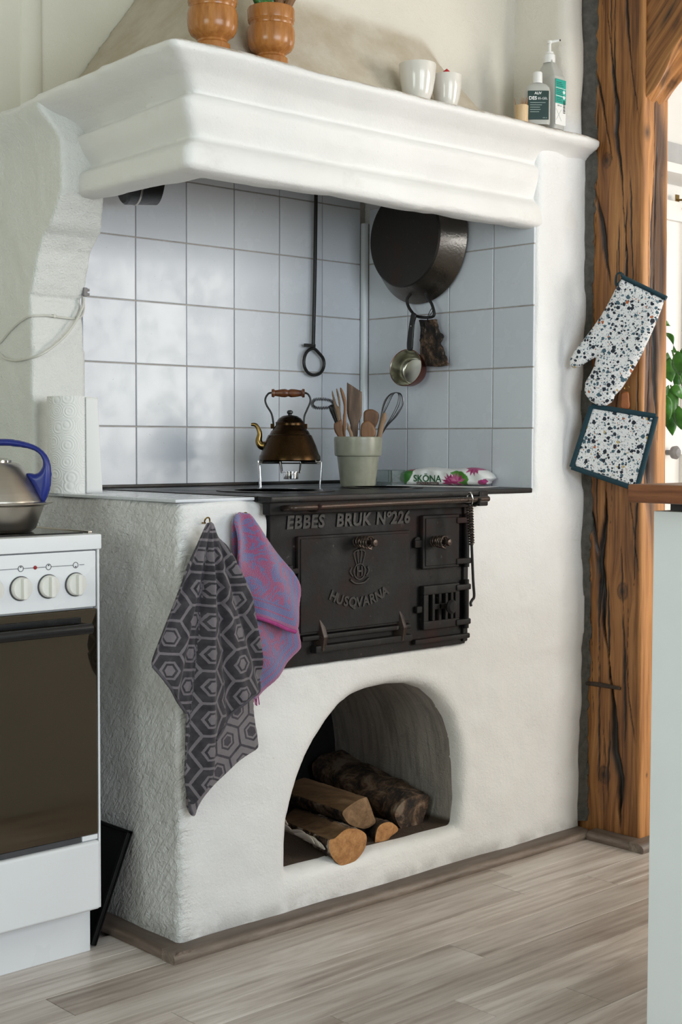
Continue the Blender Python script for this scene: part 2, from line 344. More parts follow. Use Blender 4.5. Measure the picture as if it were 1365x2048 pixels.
def floor_mat():
    m = MT('floor_laminate', 0.42); v = m.co('Object'); r = m.rnd()
    x = m.n('VectorMath', operation='ADD'); m.lk(v, x.inputs[0]); m.lk(m.comb(m.math('MULTIPLY', r, 91.0), m.math('MULTIPLY', r, 57.0), m.math('MULTIPLY', r, 23.0)), x.inputs[1]); v = x.outputs[0]
    a = m.noise(m.mapp(v, (0.9, 9, 1)), 1.6, 4, 0.6, 1.1); b = m.noise(m.mapp(v, (2.2, 42, 1)), 2.2, 5, 0.7, 1.2); k = m.noise(v, 3, 3)
    f = m.math('ADD', m.math('MULTIPLY', a, 0.65), m.math('MULTIPLY', b, 0.35)); wv = m.n('TexWave', wave_type='BANDS', bands_direction='Y'); m.lk(m.mapp(v, (0.35, 9, 1)), wv.inputs[0]); wv.inputs['Scale'].default_value = 1.6; wv.inputs['Distortion'].default_value = 5; wv.inputs['Detail'].default_value = 3
    f = m.math('ADD', m.math('MULTIPLY', f, 0.95), m.math('MULTIPLY', wv.outputs[1], 0.05))
    c = m.ramp(f, [(0.32, (0.30, 0.245, 0.21)), (0.45, (0.48, 0.415, 0.37)), (0.56, (0.62, 0.56, 0.515)), (0.70, (0.73, 0.685, 0.645))])
    c = m.mix(1.0, c, m.ramp(r, [(0.0, (0.76, 0.735, 0.71)), (0.5, (0.95, 0.94, 0.93)), (1.0, (1.14, 1.14, 1.14))]), 'MULTIPLY')
    m.set('Base Color', c); m.set('Roughness', m.mr(k, 0.3, 0.7, 0.34, 0.5)); m.bump(b, 0.06, 0.002); M['floor_laminate'] = m.m
floor_mat()
woodmat('skirting_wood', (0.07, 0.05, 0.038), (0.17, 0.128, 0.10), (0.30, 0.245, 0.205), (2, 14, 14), 0.5, 10)
woodmat('skirting_wood_y', (0.06, 0.04, 0.03), (0.15, 0.105, 0.08), (0.27, 0.21, 0.17), (14, 2, 14), 0.5, 10)
woodmat('turned_wood', (0.26, 0.095, 0.022), (0.40, 0.16, 0.04), (0.52, 0.23, 0.07), (6, 6, 1.2), 0.24, 22, (0.15, 0.05, 0.015), 0.05)
woodmat('utensil_pale', (0.13, 0.075, 0.04), (0.24, 0.15, 0.085), (0.34, 0.225, 0.135), (8, 8, 1), 0.6, 30)
woodmat('utensil_dark', (0.035, 0.02, 0.013), (0.09, 0.053, 0.032), (0.165, 0.105, 0.07), (8, 8, 1), 0.6, 25)
woodmat('utensil_red', (0.085, 0.035, 0.014), (0.165, 0.075, 0.03), (0.24, 0.12, 0.05), (8, 8, 1), 0.55, 25)
woodmat('grip_wood', (0.05, 0.016, 0.008), (0.13, 0.045, 0.018), (0.22, 0.08, 0.03), (1, 1, 1), 0.3, 60)
woodmat('worktop_wood', (0.11, 0.035, 0.014), (0.20, 0.07, 0.028), (0.29, 0.11, 0.045), (9, 1.2, 12), 0.35, 12)
woodmat('cup_wood', (0.50, 0.33, 0.17), (0.62, 0.43, 0.24), (0.70, 0.52, 0.31), (10, 10, 1), 0.5, 20)
woodmat('log_cut', (0.24, 0.10, 0.03), (0.40, 0.19, 0.065), (0.52, 0.28, 0.11), (20, 3, 20), 0.8, 10, bump=0.6)
woodmat('log_split', (0.10, 0.055, 0.025), (0.20, 0.115, 0.055), (0.31, 0.19, 0.10), (14, 1.5, 14), 0.8, 12, bump=0.6)
def bark_mat(key, pale):
    m = MT(key, 0.85); v = m.co('Object'); a = m.noise(v, 16, 5, 0.7, 0.5); b = m.noise(m.mapp(v, (1, 4, 1)), 45, 4, 0.7)
    c = m.ramp(a, [(0.40, (0.010, 0.007, 0.006)), (0.49, (0.05, 0.030, 0.018)), (0.54, (0.13, 0.075, 0.042)), (0.60, pale)]); c = m.mix(m.mr(b, 0.55, 0.75), c, tuple(q*0.9 for q in pale)); m.set('Base Color', c); m.bump(m.math('ADD', a, m.math('MULTIPLY', b, 0.5)), 0.9, 0.01); M[key] = m.m
bark_mat('bark_dark', (0.20, 0.15, 0.11)); bark_mat('bark_birch', (0.50, 0.44, 0.38))
simple('range_white', (0.80, 0.81, 0.83), 0.28, 0, 0.02, 4, 0.0)
simple('knob_white', (0.78, 0.77, 0.72), 0.35, 0, 0.03, 20, 0.0)
simple('dark_grey', (0.05, 0.05, 0.055), 0.5)
simple('black_plastic', (0.008, 0.008, 0.009), 0.25, 0, 0.2, 20, 0.0)
simple('black_tray', (0.004, 0.004, 0.004), 0.42, 0, 0.3, 40, 0.05, spec=0.25)
simple('hob_glass', (0.012, 0.012, 0.013), 0.10, 0, 0.2, 10, 0.0)
def oven_glass():
    m = MT('oven_glass', 0.06, (0.014, 0.0105, 0.007), 0.0, 0.9); v = m.co('Object'); m.set('IOR', 1.75); m.set('Specular Tint', (1.0, 0.84, 0.64))
    m.set('Roughness', m.mr(m.noise(v, 6, 4), 0.3, 0.8, 0.03, 0.10)); M['oven_glass'] = m.m
oven_glass()
simple('red_dot', (0.30, 0.01, 0.015), 0.3)
def brushed(key, col, rough, sc=(1, 1, 90)):
    m = MT(key, rough, col, 1.0); v = m.co('Object'); n1 = m.noise(m.mapp(v, sc), 6, 3); m.set('Roughness', m.mr(n1, 0.3, 0.7, rough*0.92, rough*1.1)); m.set('Base Color', m.ramp(n1, [(0.3, tuple(c*0.95 for c in col)), (0.7, col)])); m.bump(m.noise(m.mapp(v, sc), 40, 2), 0.012, 0.001); M[key] = m.m
brushed('steel_satin', (0.50, 0.46, 0.41), 0.30); brushed('steel_bright', (0.62, 0.60, 0.57), 0.18); brushed('chrome', (0.75, 0.75, 0.76), 0.10)
brushed('tin_lining', (0.50, 0.49, 0.42), 0.22, (20, 20, 20)); brushed('copper_old', (0.040, 0.0225, 0.010), 0.29, (8, 8, 8)); brushed('copper_dark', (0.20, 0.05, 0.03), 0.35, (8, 8, 8)); brushed('brass', (0.26, 0.17, 0.06), 0.25, (10, 10, 10)); brushed('wire_dark', (0.10, 0.10, 0.105), 0.3)
simple('blue_plastic', (0.008, 0.02, 0.19), 0.33, 0, 0.1, 20, 0.05)
def paper_mat():
    m = MT('paper_towel', 0.9, (0.80, 0.80, 0.78)); v = m.attr('pat', 'Vector')
    x = m.n('VectorMath', operation='MULTIPLY'); m.lk(v, x.inputs[0]); x.inputs[1].default_value = (1, 1, 1)
    d = m.vor(v, 30, 'F1', 'Distance', 0.5); h = m.math('SINE', m.math('MULTIPLY', d, 44.0)); m.bump(h, 0.30, 0.0025); M['paper_towel'] = m.m
paper_mat()
simple('paper_white', (0.80, 0.80, 0.79), 0.9, 0, 0.02, 10, 0.0)
def pot_mat():
    m = MT('pot_glaze', 0.32, (0.40, 0.40, 0.32)); v = m.co('Object'); a = m.noise(v, 30, 4); sp = m.mr(m.noise(v, 150, 2), 0.70, 0.76); c = m.ramp(a, [(0.3, (0.22, 0.225, 0.17)), (0.7, (0.30, 0.30, 0.235))]); c = m.mix(m.math('MULTIPLY', sp, 0.6), c, (0.12, 0.10, 0.07)); m.set('Base Color', c); m.bump(a, 0.1, 0.004); M['pot_glaze'] = m.m
pot_mat()
simple('ceramic_white', (0.72, 0.69, 0.63), 0.10, 0, 0.02, 8, 0.0); simple('red_cloth', (0.45, 0.01, 0.02), 0.6)
simple('teal_trim', (0.006, 0.035, 0.05), 0.85, 0, 0.3, 90, 0.3)
simple('leather_tan', (0.30, 0.085, 0.015), 0.5, 0, 0.2, 60, 0.2)
simple('cable_white', (0.62, 0.61, 0.55), 0.45, 0, 0.05, 20, 0.0); simple('connector_grey', (0.20, 0.19, 0.19), 0.5)
simple('mortar', (0.085, 0.078, 0.066), 0.95, 0, 0.35, 60, 0.9)
simple('rust_iron', (0.06, 0.042, 0.032), 0.8, 0.3, 0.4, 60, 0.5)
simple('cabinet_paint', (0.82, 0.86, 0.885), 0.42, 0, 0.02, 6, 0.04)
simple('back_paint', (0.78, 0.77, 0.745), 0.5, 0, 0.02, 5, 0.02); simple('back_grey', (0.45, 0.45, 0.455), 0.6, 0, 0.08, 12, 0.05)
simple('cap_white', (0.80, 0.80, 0.78), 0.35, 0, 0.02, 10, 0.0)
simple('label_white', (0.78, 0.78, 0.76), 0.5, 0, 0.01, 10, 0.0); simple('label_teal', (0.012, 0.36, 0.28), 0.45, 0, 0.04, 10, 0.0); simple('label_dark', (0.008, 0.035, 0.03), 0.4, 0, 0.1, 10, 0.0); simple('ink_black', (0.01, 0.01, 0.01), 0.5); simple('ink_white', (0.8, 0.8, 0.8), 0.5); simple('ink_green', (0.01, 0.10, 0.03), 0.5); simple('ink_brown', (0.07, 0.025, 0.02), 0.5); simple('ink_grey', (0.35, 0.42, 0.40), 0.5)
m = MT('bottle_plastic', 0.28, (0.66, 0.66, 0.62), Transmission_Weight=0.35, IOR=1.3); M['bottle_plastic'] = m.m
m = MT('clear_glass', 0.03, (0.75, 0.80, 0.80), Transmission_Weight=0.92, IOR=1.45); M['clear_glass'] = m.m
m = MT('toothpick_wood', 0.6, (0.42, 0.17, 0.05)); M['toothpick_wood'] = m.m
def leaf_mat():
    m = MT('leaf_green', 0.35, (0.03, 0.15, 0.012), Transmission_Weight=0.0); v = m.co('Object'); n1 = m.noise(v, 25, 3); m.set('Base Color', m.ramp(n1, [(0.3, (0.012, 0.075, 0.008)), (0.7, (0.06, 0.24, 0.02))])); m.set('Subsurface Weight', 0.15); m.set('Subsurface Radius', (0.02, 0.03, 0.005)); M['leaf_green'] = m.m
leaf_mat()
simple('stem_green', (0.06, 0.16, 0.03), 0.5); simple('bud_brown', (0.20, 0.09, 0.03), 0.6); simple('clay', (0.40, 0.17, 0.09), 0.8)
def vcol(key, rough=0.5, name='col', bump=None, sheen=0.0):
    m = MT(key, rough); m.set('Base Color', m.attr(name, 'Color'))
    if bump: m.bump(m.noise(m.co('Object'), bump[0], 3), bump[1], 0.002)
    if sheen: m.set('Sheen Weight', sheen)
    M[key] = m.m; return m
vcol('print_film', 0.38)
def terrazzo():
    m = MT('terrazzo_cloth', 0.9); v = m.attr('pat', 'Vector'); c = (0.72, 0.72, 0.725)
    wv = m.n('VectorMath', operation='ADD'); m.lk(v, wv.inputs[0]); ns = m.n('VectorMath', operation='SCALE'); m.lk(m.noise(v, 130, 2, 0.5, 0, 1), ns.inputs[0]); ns.inputs['Scale'].default_value = 0.006; m.lk(ns.outputs[0], wv.inputs[1]); v = wv.outputs[0]
    for i, (sc, th, occ) in enumerate([(400, 0.34, 0.60), (220, 0.36, 0.60), (120, 0.40, 0.62), (84, 0.41, 0.52)]):
        vv = m.mapp(v, loc=(i*3.1, i*1.7, 0)); d = m.vor(vv, sc); colr = m.n('TexVoronoi'); m.lk(vv, colr.inputs['Vector']); colr.inputs['Scale'].default_value = sc
        rs = m.sep(colr.outputs['Color']); chip = m.math('MULTIPLY', m.math('LESS_THAN', d, m.mr(rs[1], 0, 1, th*0.6, th*1.15, False)), m.math('GREATER_THAN', rs[0], 1-occ))
        pal = m.ramp(rs[2], [(0.0, (0.012, 0.018, 0.03)), (0.34, (0.05, 0.10, 0.13)), (0.55, (0.15, 0.21, 0.25)), (0.74, (0.36, 0.37, 0.38)), (0.86, (0.40, 0.11, 0.035)), (0.95, (0.48, 0.35, 0.14))], 'CONSTANT')
        if i == 0: pal = m.mix(0.45, pal, (0.45, 0.45, 0.45))
        c = m.mix(chip, c, pal)
    m.set('Base Color', c); m.set('Sheen Weight', 0.2); m.bump(m.noise(v, 900, 2), 0.15, 0.001); M['terrazzo_cloth'] = m.m
terrazzo()
def hexmat(key, dark, light, inv):
    m = MT(key, 0.95); v = m.attr('pat', 'Vector'); p = 0.064
    def hexd(ox, oy):
        vv = m.mapp(v, (1/p, 1/(p*1.7320508), 1), (ox, oy, 0)); q = m.sep(vv)
        fx = m.math('MULTIPLY', m.math('SUBTRACT', m.math('FRACT', q[0]), 0.5), p); fy = m.math('MULTIPLY', m.math('SUBTRACT', m.math('FRACT', q[1]), 0.5), p*1.7320508)
        ax, ay = m.math('ABSOLUTE', fx), m.math('ABSOLUTE', fy)
        return m.math('MAXIMUM', ax, m.math('ADD', m.math('MULTIPLY', ax, 0.5), m.math('MULTIPLY', ay, 0.8660254)))
    d = m.math('MINIMUM', hexd(0, 0), hexd(0.5, 0.5)); d = m.math('ADD', d, m.math('MULTIPLY', m.math('SUBTRACT', m.noise(v, 250, 2), 0.5), 0.0012))
    d = m.math('DIVIDE', d, p/2)
    a, b = (light, dark) if not inv else (dark, light)
    c = m.ramp(d, [(0.0, a), (0.30, b), (0.42, a), (0.55, b), (0.92, a)], 'CONSTANT'); c = m.mix(0.14, c, m.ramp(m.noise(v, 60, 4), [(0.3, (0.02, 0.018, 0.02)), (0.7, (0.26, 0.24, 0.25))])); m.set('Base Color', c); m.set('Sheen Weight', 0.15); m.bump(m.noise(v, 700, 2), 0.3, 0.001); M[key] = m.m
hexmat('hex_cloth', (0.020, 0.017, 0.024), (0.165, 0.145, 0.16), False); hexmat('hex_cloth_reverse', (0.045, 0.038, 0.05), (0.20, 0.18, 0.19), True)
def terry():
    m = MT('terry_cloth', 1.0); v = m.attr('pat', 'Vector'); e = m.attr('edge')
    a = m.noise(v, 22, 3, 0.6, 3.5); b = m.noise(v, 500, 2, 0.6); f = m.math('ADD', a, m.math('MULTIPLY', m.math('SUBTRACT', b, 0.5), 0.25))
    pink, blue = (0.40, 0.035, 0.15), (0.12, 0.13, 0.36); c = m.mix(m.mr(f, 0.46, 0.54), pink, blue)
    stripe = m.ramp(e, [(0.0, (0.40, 0.07, 0.22)), (0.16, blue), (0.33, pink), (0.39, blue), (0.60, (0.30, 0.05, 0.17)), (0.66, blue)], 'CONSTANT')
    c = m.mix(m.math('LESS_THAN', e, 0.72), c, stripe); c = m.mix(m.math('MULTIPLY', m.mr(b, 0.4, 0.65), 0.35), c, (0.22, 0.19, 0.42)); m.set('Base Color', c); m.set('Sheen Weight', 0.5); m.set('Sheen Roughness', 0.6); m.bump(m.noise(v, 420, 3, 0.7), 1.0, 0.004); M['terry_cloth'] = m.m
terry()
simple('pink_hem', (0.34, 0.045, 0.19), 1.0, 0, 0.2, 120, 0.4)
m = MT('birch_curl', 0.8, (0.55, 0.49, 0.43)); M['birch_curl'] = m.m
simple('hex_hem', (0.075, 0.068, 0.08), 1.0, 0, 0.35, 60, 0.3)
def postmat(key, c0, c1, c2, c3):
    m = MT(key, 0.55); g = m.attr('grain'); z = m.sep(m.pos()); kn = m.attr('knot'); cr = m.attr('crack')
    v = m.comb(m.math('MULTIPLY', g, 55.0), m.math('MULTIPLY', z[2], 2.2), m.math('MULTIPLY', z[0], 1.5)); a = m.noise(v, 1.0, 5, 0.65, 0.2); b = m.noise(m.comb(m.math('MULTIPLY', g, 260.0), m.math('MULTIPLY', z[2], 6.0), 0.0), 1.0, 3, 0.6); lg = m.noise(m.pos(), 3.5, 4)
    f = m.math('ADD', m.math('MULTIPLY', a, 0.62), m.math('MULTIPLY', b, 0.26)); f = m.math('ADD', f, m.math('MULTIPLY', lg, 0.14))
    c = m.ramp(f, [(0.36, c0), (0.455, c1), (0.54, c2), (0.65, c3)]); c = m.mix(m.math('MULTIPLY', m.mr(b, 0.60, 0.72), 0.45), c, c0)
    wn_ = m.attr('pale_face'); c = m.mix(m.math('MULTIPLY', wn_, 0.72), c, m.ramp(f, [(0.36, tuple(q*1.2 for q in c1)), (0.46, tuple(q*1.55 for q in c2)), (0.62, tuple(min(1, q*1.6) for q in c3))]))  # paler wood tone on the post front and the brace underside
    c = m.mix(kn, c, (0.035, 0.014, 0.006)); c = m.mix(cr, c, (0.010, 0.005, 0.003)); m.set('Base Color', c); m.set('Roughness', m.mr(b, 0.3, 0.7, 0.42, 0.62)); m.bump(m.math('ADD', b, a), 0.25, 0.003); M[key] = m.m
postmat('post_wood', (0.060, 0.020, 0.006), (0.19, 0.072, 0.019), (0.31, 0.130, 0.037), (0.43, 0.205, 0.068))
# ================================================================== THE ROOM
fl = struct(mk('floor', box(-3.4, 4.8, -3.6, 1.0, -0.06, -0.012), M['floor_laminate'], None, False), 'grey brown wood laminate floor')
PW = 0.102; plank_mesh = {}
def plank_at(x0, L, y0):
    key = round(L, 2)
    if key not in plank_mesh:
        vf = box(0.0006, L-0.0006, 0.0005, PW-0.0005, -0.012, 0.0, 0.0007, 1); me = mesh_of(vf, 'plank'); me.materials.append(M['floor_laminate']); plank_mesh[key] = me
    o = bpy.data.objects.new('plank', plank_mesh[key]); COL.objects.link(o); o.parent = fl; b = WL[fl.name]; o.location = (x0-b[0], y0-b[1], -b[2])
starts = {0: 0.885, 1: 0.805, 2: 1.02, 3: 0.44, 4: 0.02}
for k in range(-2, 22):
    y0 = -0.015-PW*(k+1); x = starts.get(k, random.uniform(-0.5, 0.6)); x -= 1.2*math.ceil((x+2.2)/1.2); L = 1.2
    while x < 2.0:
        L = 1.2 if (k in starts) else random.choice([0.6, 0.9, 1.2]); plank_at(x, L, y0); x += L
struct(mk('ceiling', box(-3.4, 4.8, -3.6, 1.0, 2.5, 2.58), M['ceiling_white'], None, False))
wb = struct(mk('wall_back', box(-3.4, 1.45, 0.72, 0.82, 0, 2.5), M['wall_cream'], None, False), 'cream plaster wall behind the chimney')
V = lathe([(0.0, 0), (0.03, 0), (0.03, 0.87), (0.0, 0.87)], 20, (0.105, 0.722, 1.62), sx=1.0, sy=0.45); mk('plaster_rib', V, M['wall_cream'], wb)
struct(mk('wall_left', J(box(-3.5, -3.4, -3.6, -2.25, 0, 2.5), box(-3.5, -3.4, -0.85, 0.82, 0, 2.5), box(-3.5, -3.4, -2.25, -0.85, 0, 0.9), box(-3.5, -3.4, -2.25, -0.85, 2.1, 2.5)), M['room_white'], None, False))
struct(mk('wall_front', J(box(-3.5, -1.4, -3.7, -3.6, 0, 2.5), box(0.7, 2.0, -3.7, -3.6, 0, 2.5), box(4.0, 4.8, -3.7, -3.6, 0, 2.5), box(-1.4, 0.7, -3.7, -3.6, 0, 0.82), box(-1.4, 0.7, -3.7, -3.6, 2.18, 2.5), box(2.0, 4.0, -3.7, -3.6, 0, 0.75), box(2.0, 4.0, -3.7, -3.6, 2.32, 2.5)), M['room_white'], None, False))
struct(mk('wall_right', J(box(4.8, 4.9, -3.6, -1.4, 0, 2.5), box(4.8, 4.9, 0.2, 1.0, 0, 2.5), box(4.8, 4.9, -1.4, 0.2, 0, 0.8), box(4.8, 4.9, -1.4, 0.2, 2.2, 2.5)), M['room_white'], None, False))
struct(mk('wall_next_room', box(1.45, 4.8, 0.95, 1.05, 0, 2.5), M['back_paint'], None, False), 'white wall of the next room behind the post')
struct(mk('wall_partition', J(box(1.325, 1.415, 0.065, 0.95, 0, 2.5), box(1.325, 1.415, -3.6, -2.0, 0, 2.5)), M['room_white'], None, False))
def window(name, O, ex, W, H, nx, nz):
    t = thing(name, '', '', O); del t['label']; del t['category']; t['kind'] = 'structure'; O = A(O, float); ex = A(ex, float); n = np.cross(ex, EZ)
    def bar(u0, u1, v0, v1, nm='window_frame', d=0.05): mk(nm, xf(box(u0, u1, -d/2, d/2, v0, v1, 0.004, 1), O, ex, n, EZ), M['back_paint'], t)
    bar(-W/2, -W/2+0.06, 0, H); bar(W/2-0.06, W/2, 0, H); bar(-W/2+0.06, W/2-0.06, 0, 0.06); bar(-W/2+0.06, W/2-0.06, H-0.06, H)
    for i in range(1, nx): bar(-W/2+W*i/nx-0.025, -W/2+W*i/nx+0.025, 0.06, H-0.06, 'window_mullion', 0.04)
    for i in range(1, nz): bar(-W/2+0.06, W/2-0.06, H*i/nz-0.015, H*i/nz+0.015, 'window_bar', 0.03)
window('window_1', (-0.35, -3.55, 0.82), (1, 0, 0), 2.1, 1.36, 3, 2)
window('window_2', (-3.35, -1.55, 0.9), (0, 1, 0), 1.4, 1.2, 2, 2)
window('window_3', (3.0, -3.55, 0.75), (1, 0, 0), 2.0, 1.57, 2, 2)
window('window_4', (4.75, -0.6, 0.8), (0, 1, 0), 1.6, 1.4, 2, 2)
# ================================================================== MASONRY STOVE
st = thing('masonry_stove', 'white plastered masonry cooking hearth with hood and arched wood store', 'hearth', (0.65, 0.36, 0))
arch_px = [(572, 1752), (571, 1690), (576, 1640), (585, 1600), (598, 1555), (615, 1512), (632, 1477), (655, 1440), (682, 1405), (710, 1384), (745, 1370), (790, 1360), (830, 1360), (862, 1370), (890, 1395), (912, 1432), (925, 1480), (931, 1540), (932, 1600), (928, 1645), (922, 1664)]
arch = [(p[0], p[2]) for p in (on(1, 0.0, x, y) for x, y in arch_px)]
arch[0] = (0.281, 0.098); arch[-1] = (0.835, 0.092)
def rbox(X, Y, Z, x0, x1, y0, y1, z0, z1, k=0.005):
    a = smax(x0-X, X-x1, k); b = smax(y0-Y, Y-y1, k); c = smax(z0-Z, Z-z1, k); return smax(smax(a, b, k*2), c, k*2)
def f_base(X, Y, Z):
    nz = 0.010*vnoise(X*8+3, Y*8, Z*8, 1)+0.004*vnoise(X*26, Y*26, Z*26, 2)
    d = rbox(X, Y, Z, 0.0, 1.297, 0.0, 0.715, 0.0, 0.905)
    d = smin(d, rbox(X, Y, Z, 1.0935, 1.297, 0.0, 0.715, 0.5, 1.79), 0.01)
    d = smin(d, rbox(X, Y, Z, 1.2, 1.292, 0.0, 0.715, 1.6, 2.5, 0.02), 0.01)
    d = smin(d, rbox(X, Y, Z, 0.12, 1.297, 0.632, 0.715, 0.85, 1.78), 0.01)
    d = d+nz*np.clip(np.where((Z > 0.9) & (X < 1.15), np.abs(X-1.093)/0.03, 1.0)+np.clip(1-Y/0.01, 0, 0.3), 0, 1)*np.where(Z > 1.8, 0.6, 1.0)
    pd = polydist(arch, X[:, :, 0], np.swapaxes(Z, 1, 2)[:, :, 0])[:, None, :] if False else polydist(arch, X[:, 0, :]+0*Z[:, 0, :], 0*X[:, 0, :]+Z[:, 0, :])[:, None, :]
    fl = 0.014*np.clip(1-(Y-0.0)/0.04, 0, 1)**2
    cut = np.maximum(pd+0.012-fl+0.003*vnoise(X*18, Y*18, Z*18, 5), Y-0.46)
    d = smax(d, -cut, 0.018)
    rec = np.maximum(np.maximum(np.maximum(0.232-X, X-0.839), np.maximum(0.543-Z, Z-1.0)), Y-0.02)+0.004*vnoise(X*40, Y*5, Z*40, 6)
    return np.maximum(d, -rec)
V, Q = surf_net(f_base, (-0.03, -0.03, -0.02), (1.33, 0.75, 2.5), 0.0085); V[:, 2] = np.maximum(V[:, 2], 0.0)
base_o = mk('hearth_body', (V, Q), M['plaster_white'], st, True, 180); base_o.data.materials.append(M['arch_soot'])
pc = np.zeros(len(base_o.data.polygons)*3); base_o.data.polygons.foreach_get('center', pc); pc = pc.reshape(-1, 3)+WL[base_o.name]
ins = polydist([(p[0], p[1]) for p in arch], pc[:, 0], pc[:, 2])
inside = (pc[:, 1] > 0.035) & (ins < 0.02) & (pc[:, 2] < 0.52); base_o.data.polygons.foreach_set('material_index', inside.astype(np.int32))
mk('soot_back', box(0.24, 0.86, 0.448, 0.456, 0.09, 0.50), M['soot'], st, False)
# corbel
pz = [0.85, 1.059, 1.232, 1.236, 1.240, 1.338, 1.345, 1.352, 1.381, 1.445, 1.478, 1.490, 1.500, 1.519, 1.544, 1.569, 1.62, 1.67, 1.74, 1.80]; py = [0.548, 0.548, 0.546, 0.551, 0.546, 0.551, 0.558, 0.548, 0.537, 0.514, 0.490, 0.472, 0.461, 0.448, 0.431, 0.417, 0.418, 0.422, 0.45, 0.45]
def f_corb(X, Y, Z):
    fl_ = np.clip((Z-1.67)/0.09, 0, 1); fl_ = 0.040*fl_*fl_*(3-2*fl_); yp = np.interp(Z, pz, py); d = smax(smax(-X-fl_, X-(0.137-0.03*np.clip((Z-1.48)/0.1, 0, 1)), 0.01), smax(yp-Y, Y-0.718, 0.01), 0.008)
    return np.maximum(d, np.maximum(0.9-Z, Z-1.757))+0.006*vnoise(X*14, Y*14, Z*14, 8)+0.003*vnoise(X*45, Y*45, Z*45, 9)
mk('corbel', surf_net(f_corb, (-0.06, 0.38, 0.88), (0.16, 0.74, 1.81), 0.0055), M['plaster_corbel'], st, True, 180)
# hood with its mouldings
oz = [1.53, 1.549, 1.558, 1.60, 1.612, 1.620, 1.632, 1.66, 1.69, 1.700, 1.708, 1.720, 1.742, 1.760, 1.775, 1.788, 1.80]; oo = [-0.02, 0.006, 0.014, 0.012, 0.003, -0.010, -0.006, 0.006, 0.013, 0.008, -0.007, 0.000, 0.014, 0.034, 0.048, 0.050, 0.032]
def f_hood(X, Y, Z):
    zz = Z+0.030*np.clip(Y/0.55, 0, 1)*np.clip((Z-1.6)/0.15, 0, 1)+0.006*vnoise(X*5, Y*5+3, Z*0, 3)+0.006*np.clip(1-X, 0, 1)*0
    o = np.interp(zz, oz, oo); rim = np.clip((zz-1.735)/0.03, 0, 1); fade = np.clip((1.17-X)/0.13, 0, 1); fade = fade*fade*(3-2*fade); of = o*(fade+(1-fade)*rim)
    dF = 0.004-of-Y; dL = 0.034-o*1.55-X+0.060*np.clip(Y, 0, 0.45)*(1-rim)
    d = smax(dF, dL, 0.022); d = smax(d, smax(1.552-Z, zz-1.797, 0.02), 0.022); d = np.maximum(d, np.maximum(X-1.292, Y-0.718))
    cav = np.maximum(np.maximum(np.maximum(0.10-X, X-1.095), np.maximum(0.05-Y, Y-0.64)), Z-1.765); d = smax(d, -cav, 0.012)
    return d+0.007*vnoise(X*9+1, Y*9, Z*9, 12)+0.0025*vnoise(X*30, Y*30, Z*30, 13)
mk('hood', surf_net(f_hood, (-0.085, -0.085, 1.525), (1.32, 0.74, 1.83), 0.0065), M['plaster_hood'], st, True, 180)
def f_chim(X, Y, Z):
    h = Z-1.8; d = smax(smax(0.06+0.55*h-Y, 0.149+0.78*h-X, 0.05), X-(1.01-0.70*h), 0.04)
    s = smax(smax(0.42-X, X-1.25, 0.02), 0.17-Y, 0.05); d = smin(d, s, 0.02); d = np.maximum(np.maximum(d, Y-0.718), np.maximum(1.78-Z, Z-2.5))
    return d+0.012*vnoise(X*6, Y*6, Z*6, 15)+0.004*vnoise(X*22, Y*22, Z*22, 16)
mk('chimney_breast', surf_net(f_chim, (0.05, 0.0, 1.76), (1.28, 0.74, 2.52), 0.011), M['plaster_cream'], st, True, 180)
# tiles: back wall and right-hand wall of the niche, each a part
tm = {}
def tile_obj(sx, sz, place_fn):
    key = (round(sx, 3), round(sz, 3))
    if key not in tm:
        vf = box(-sx/2+0.0014, sx/2-0.0014, 0, 0.007, -sz/2+0.0014, sz/2-0.0014, 0.0016, 2); me = mesh_of(vf, 'tile'); me.materials.append(M['tile_glaze']); tm[key] = me
    o = bpy.data.objects.new('tile', tm[key]); COL.objects.link(o); o.parent = st; place_fn(o); WL[o.name] = WL[st.name]
rows = [0.907]+[1.059+0.152*j for j in range(5)]+[1.765]
colb = [0.137, 0.170, 0.322, 0.474, 0.626, 0.778, 0.930, 1.073]
mk('grout_bed', box(0.125, 1.09, 0.6115, 0.640, 0.90, 1.77), M['grout'], st, False)
mk('grout_bed', box(1.0912, 1.0965, 0.006, 0.62, 0.90, 1.60), M['grout'], st, False)
b = WL[st.name]
for i in range(len(colb)-1):
    for j in range(len(rows)-1):
        x0, x1, z0, z1 = colb[i], colb[i+1], rows[j], rows[j+1]
        def pf(o, x=(x0+x1)/2, z=(z0+z1)/2):
            o.location = (x-b[0], 0.6078-b[1]+random.uniform(-0.0006, 0.0006), z-b[2]); o.rotation_euler = (random.uniform(-0.004, 0.004), 0, random.uniform(-0.004, 0.004))
        tile_obj(x1-x0, z1-z0, pf)
ycol = [0.003, 0.136, 0.288, 0.440, 0.592]
for i in range(len(ycol)-1):
    for j in range(len(rows)-1):
        if rows[j] > 1.55: continue
        y0, y1, z0, z1 = ycol[i], ycol[i+1], rows[j], rows[j+1]
        if z1 > 1.6 and i == 0: z1 = 1.585
        def pf(o, y=(y0+y1)/2, z=(z0+z1)/2):
            o.location = (1.0882-b[0]+random.uniform(-0.0006, 0.0006), y-b[1], z-b[2]); o.rotation_euler = (0, random.uniform(-0.004, 0.004), -math.pi/2+random.uniform(-0.004, 0.004))
        tile_obj(y1-y0, z1-z0, pf)
mk('corner_strip', lathe([(0.0, 0), (0.011, 0), (0.011, 0.72), (0.0, 0.72)], 16, (1.081, 0.601, 0.907)), M['trim_strip'], st)
# white glazed ledge left of the iron plate: four tiles with a dark joint at the corner
for i in range(4):
    y0 = 0.004+i*0.137; mk('ledge_tile', box(-0.004, 0.197, y0, y0+0.1355, 0.902, 0.9085, 0.0015, 2), M['tile_glaze'], st)
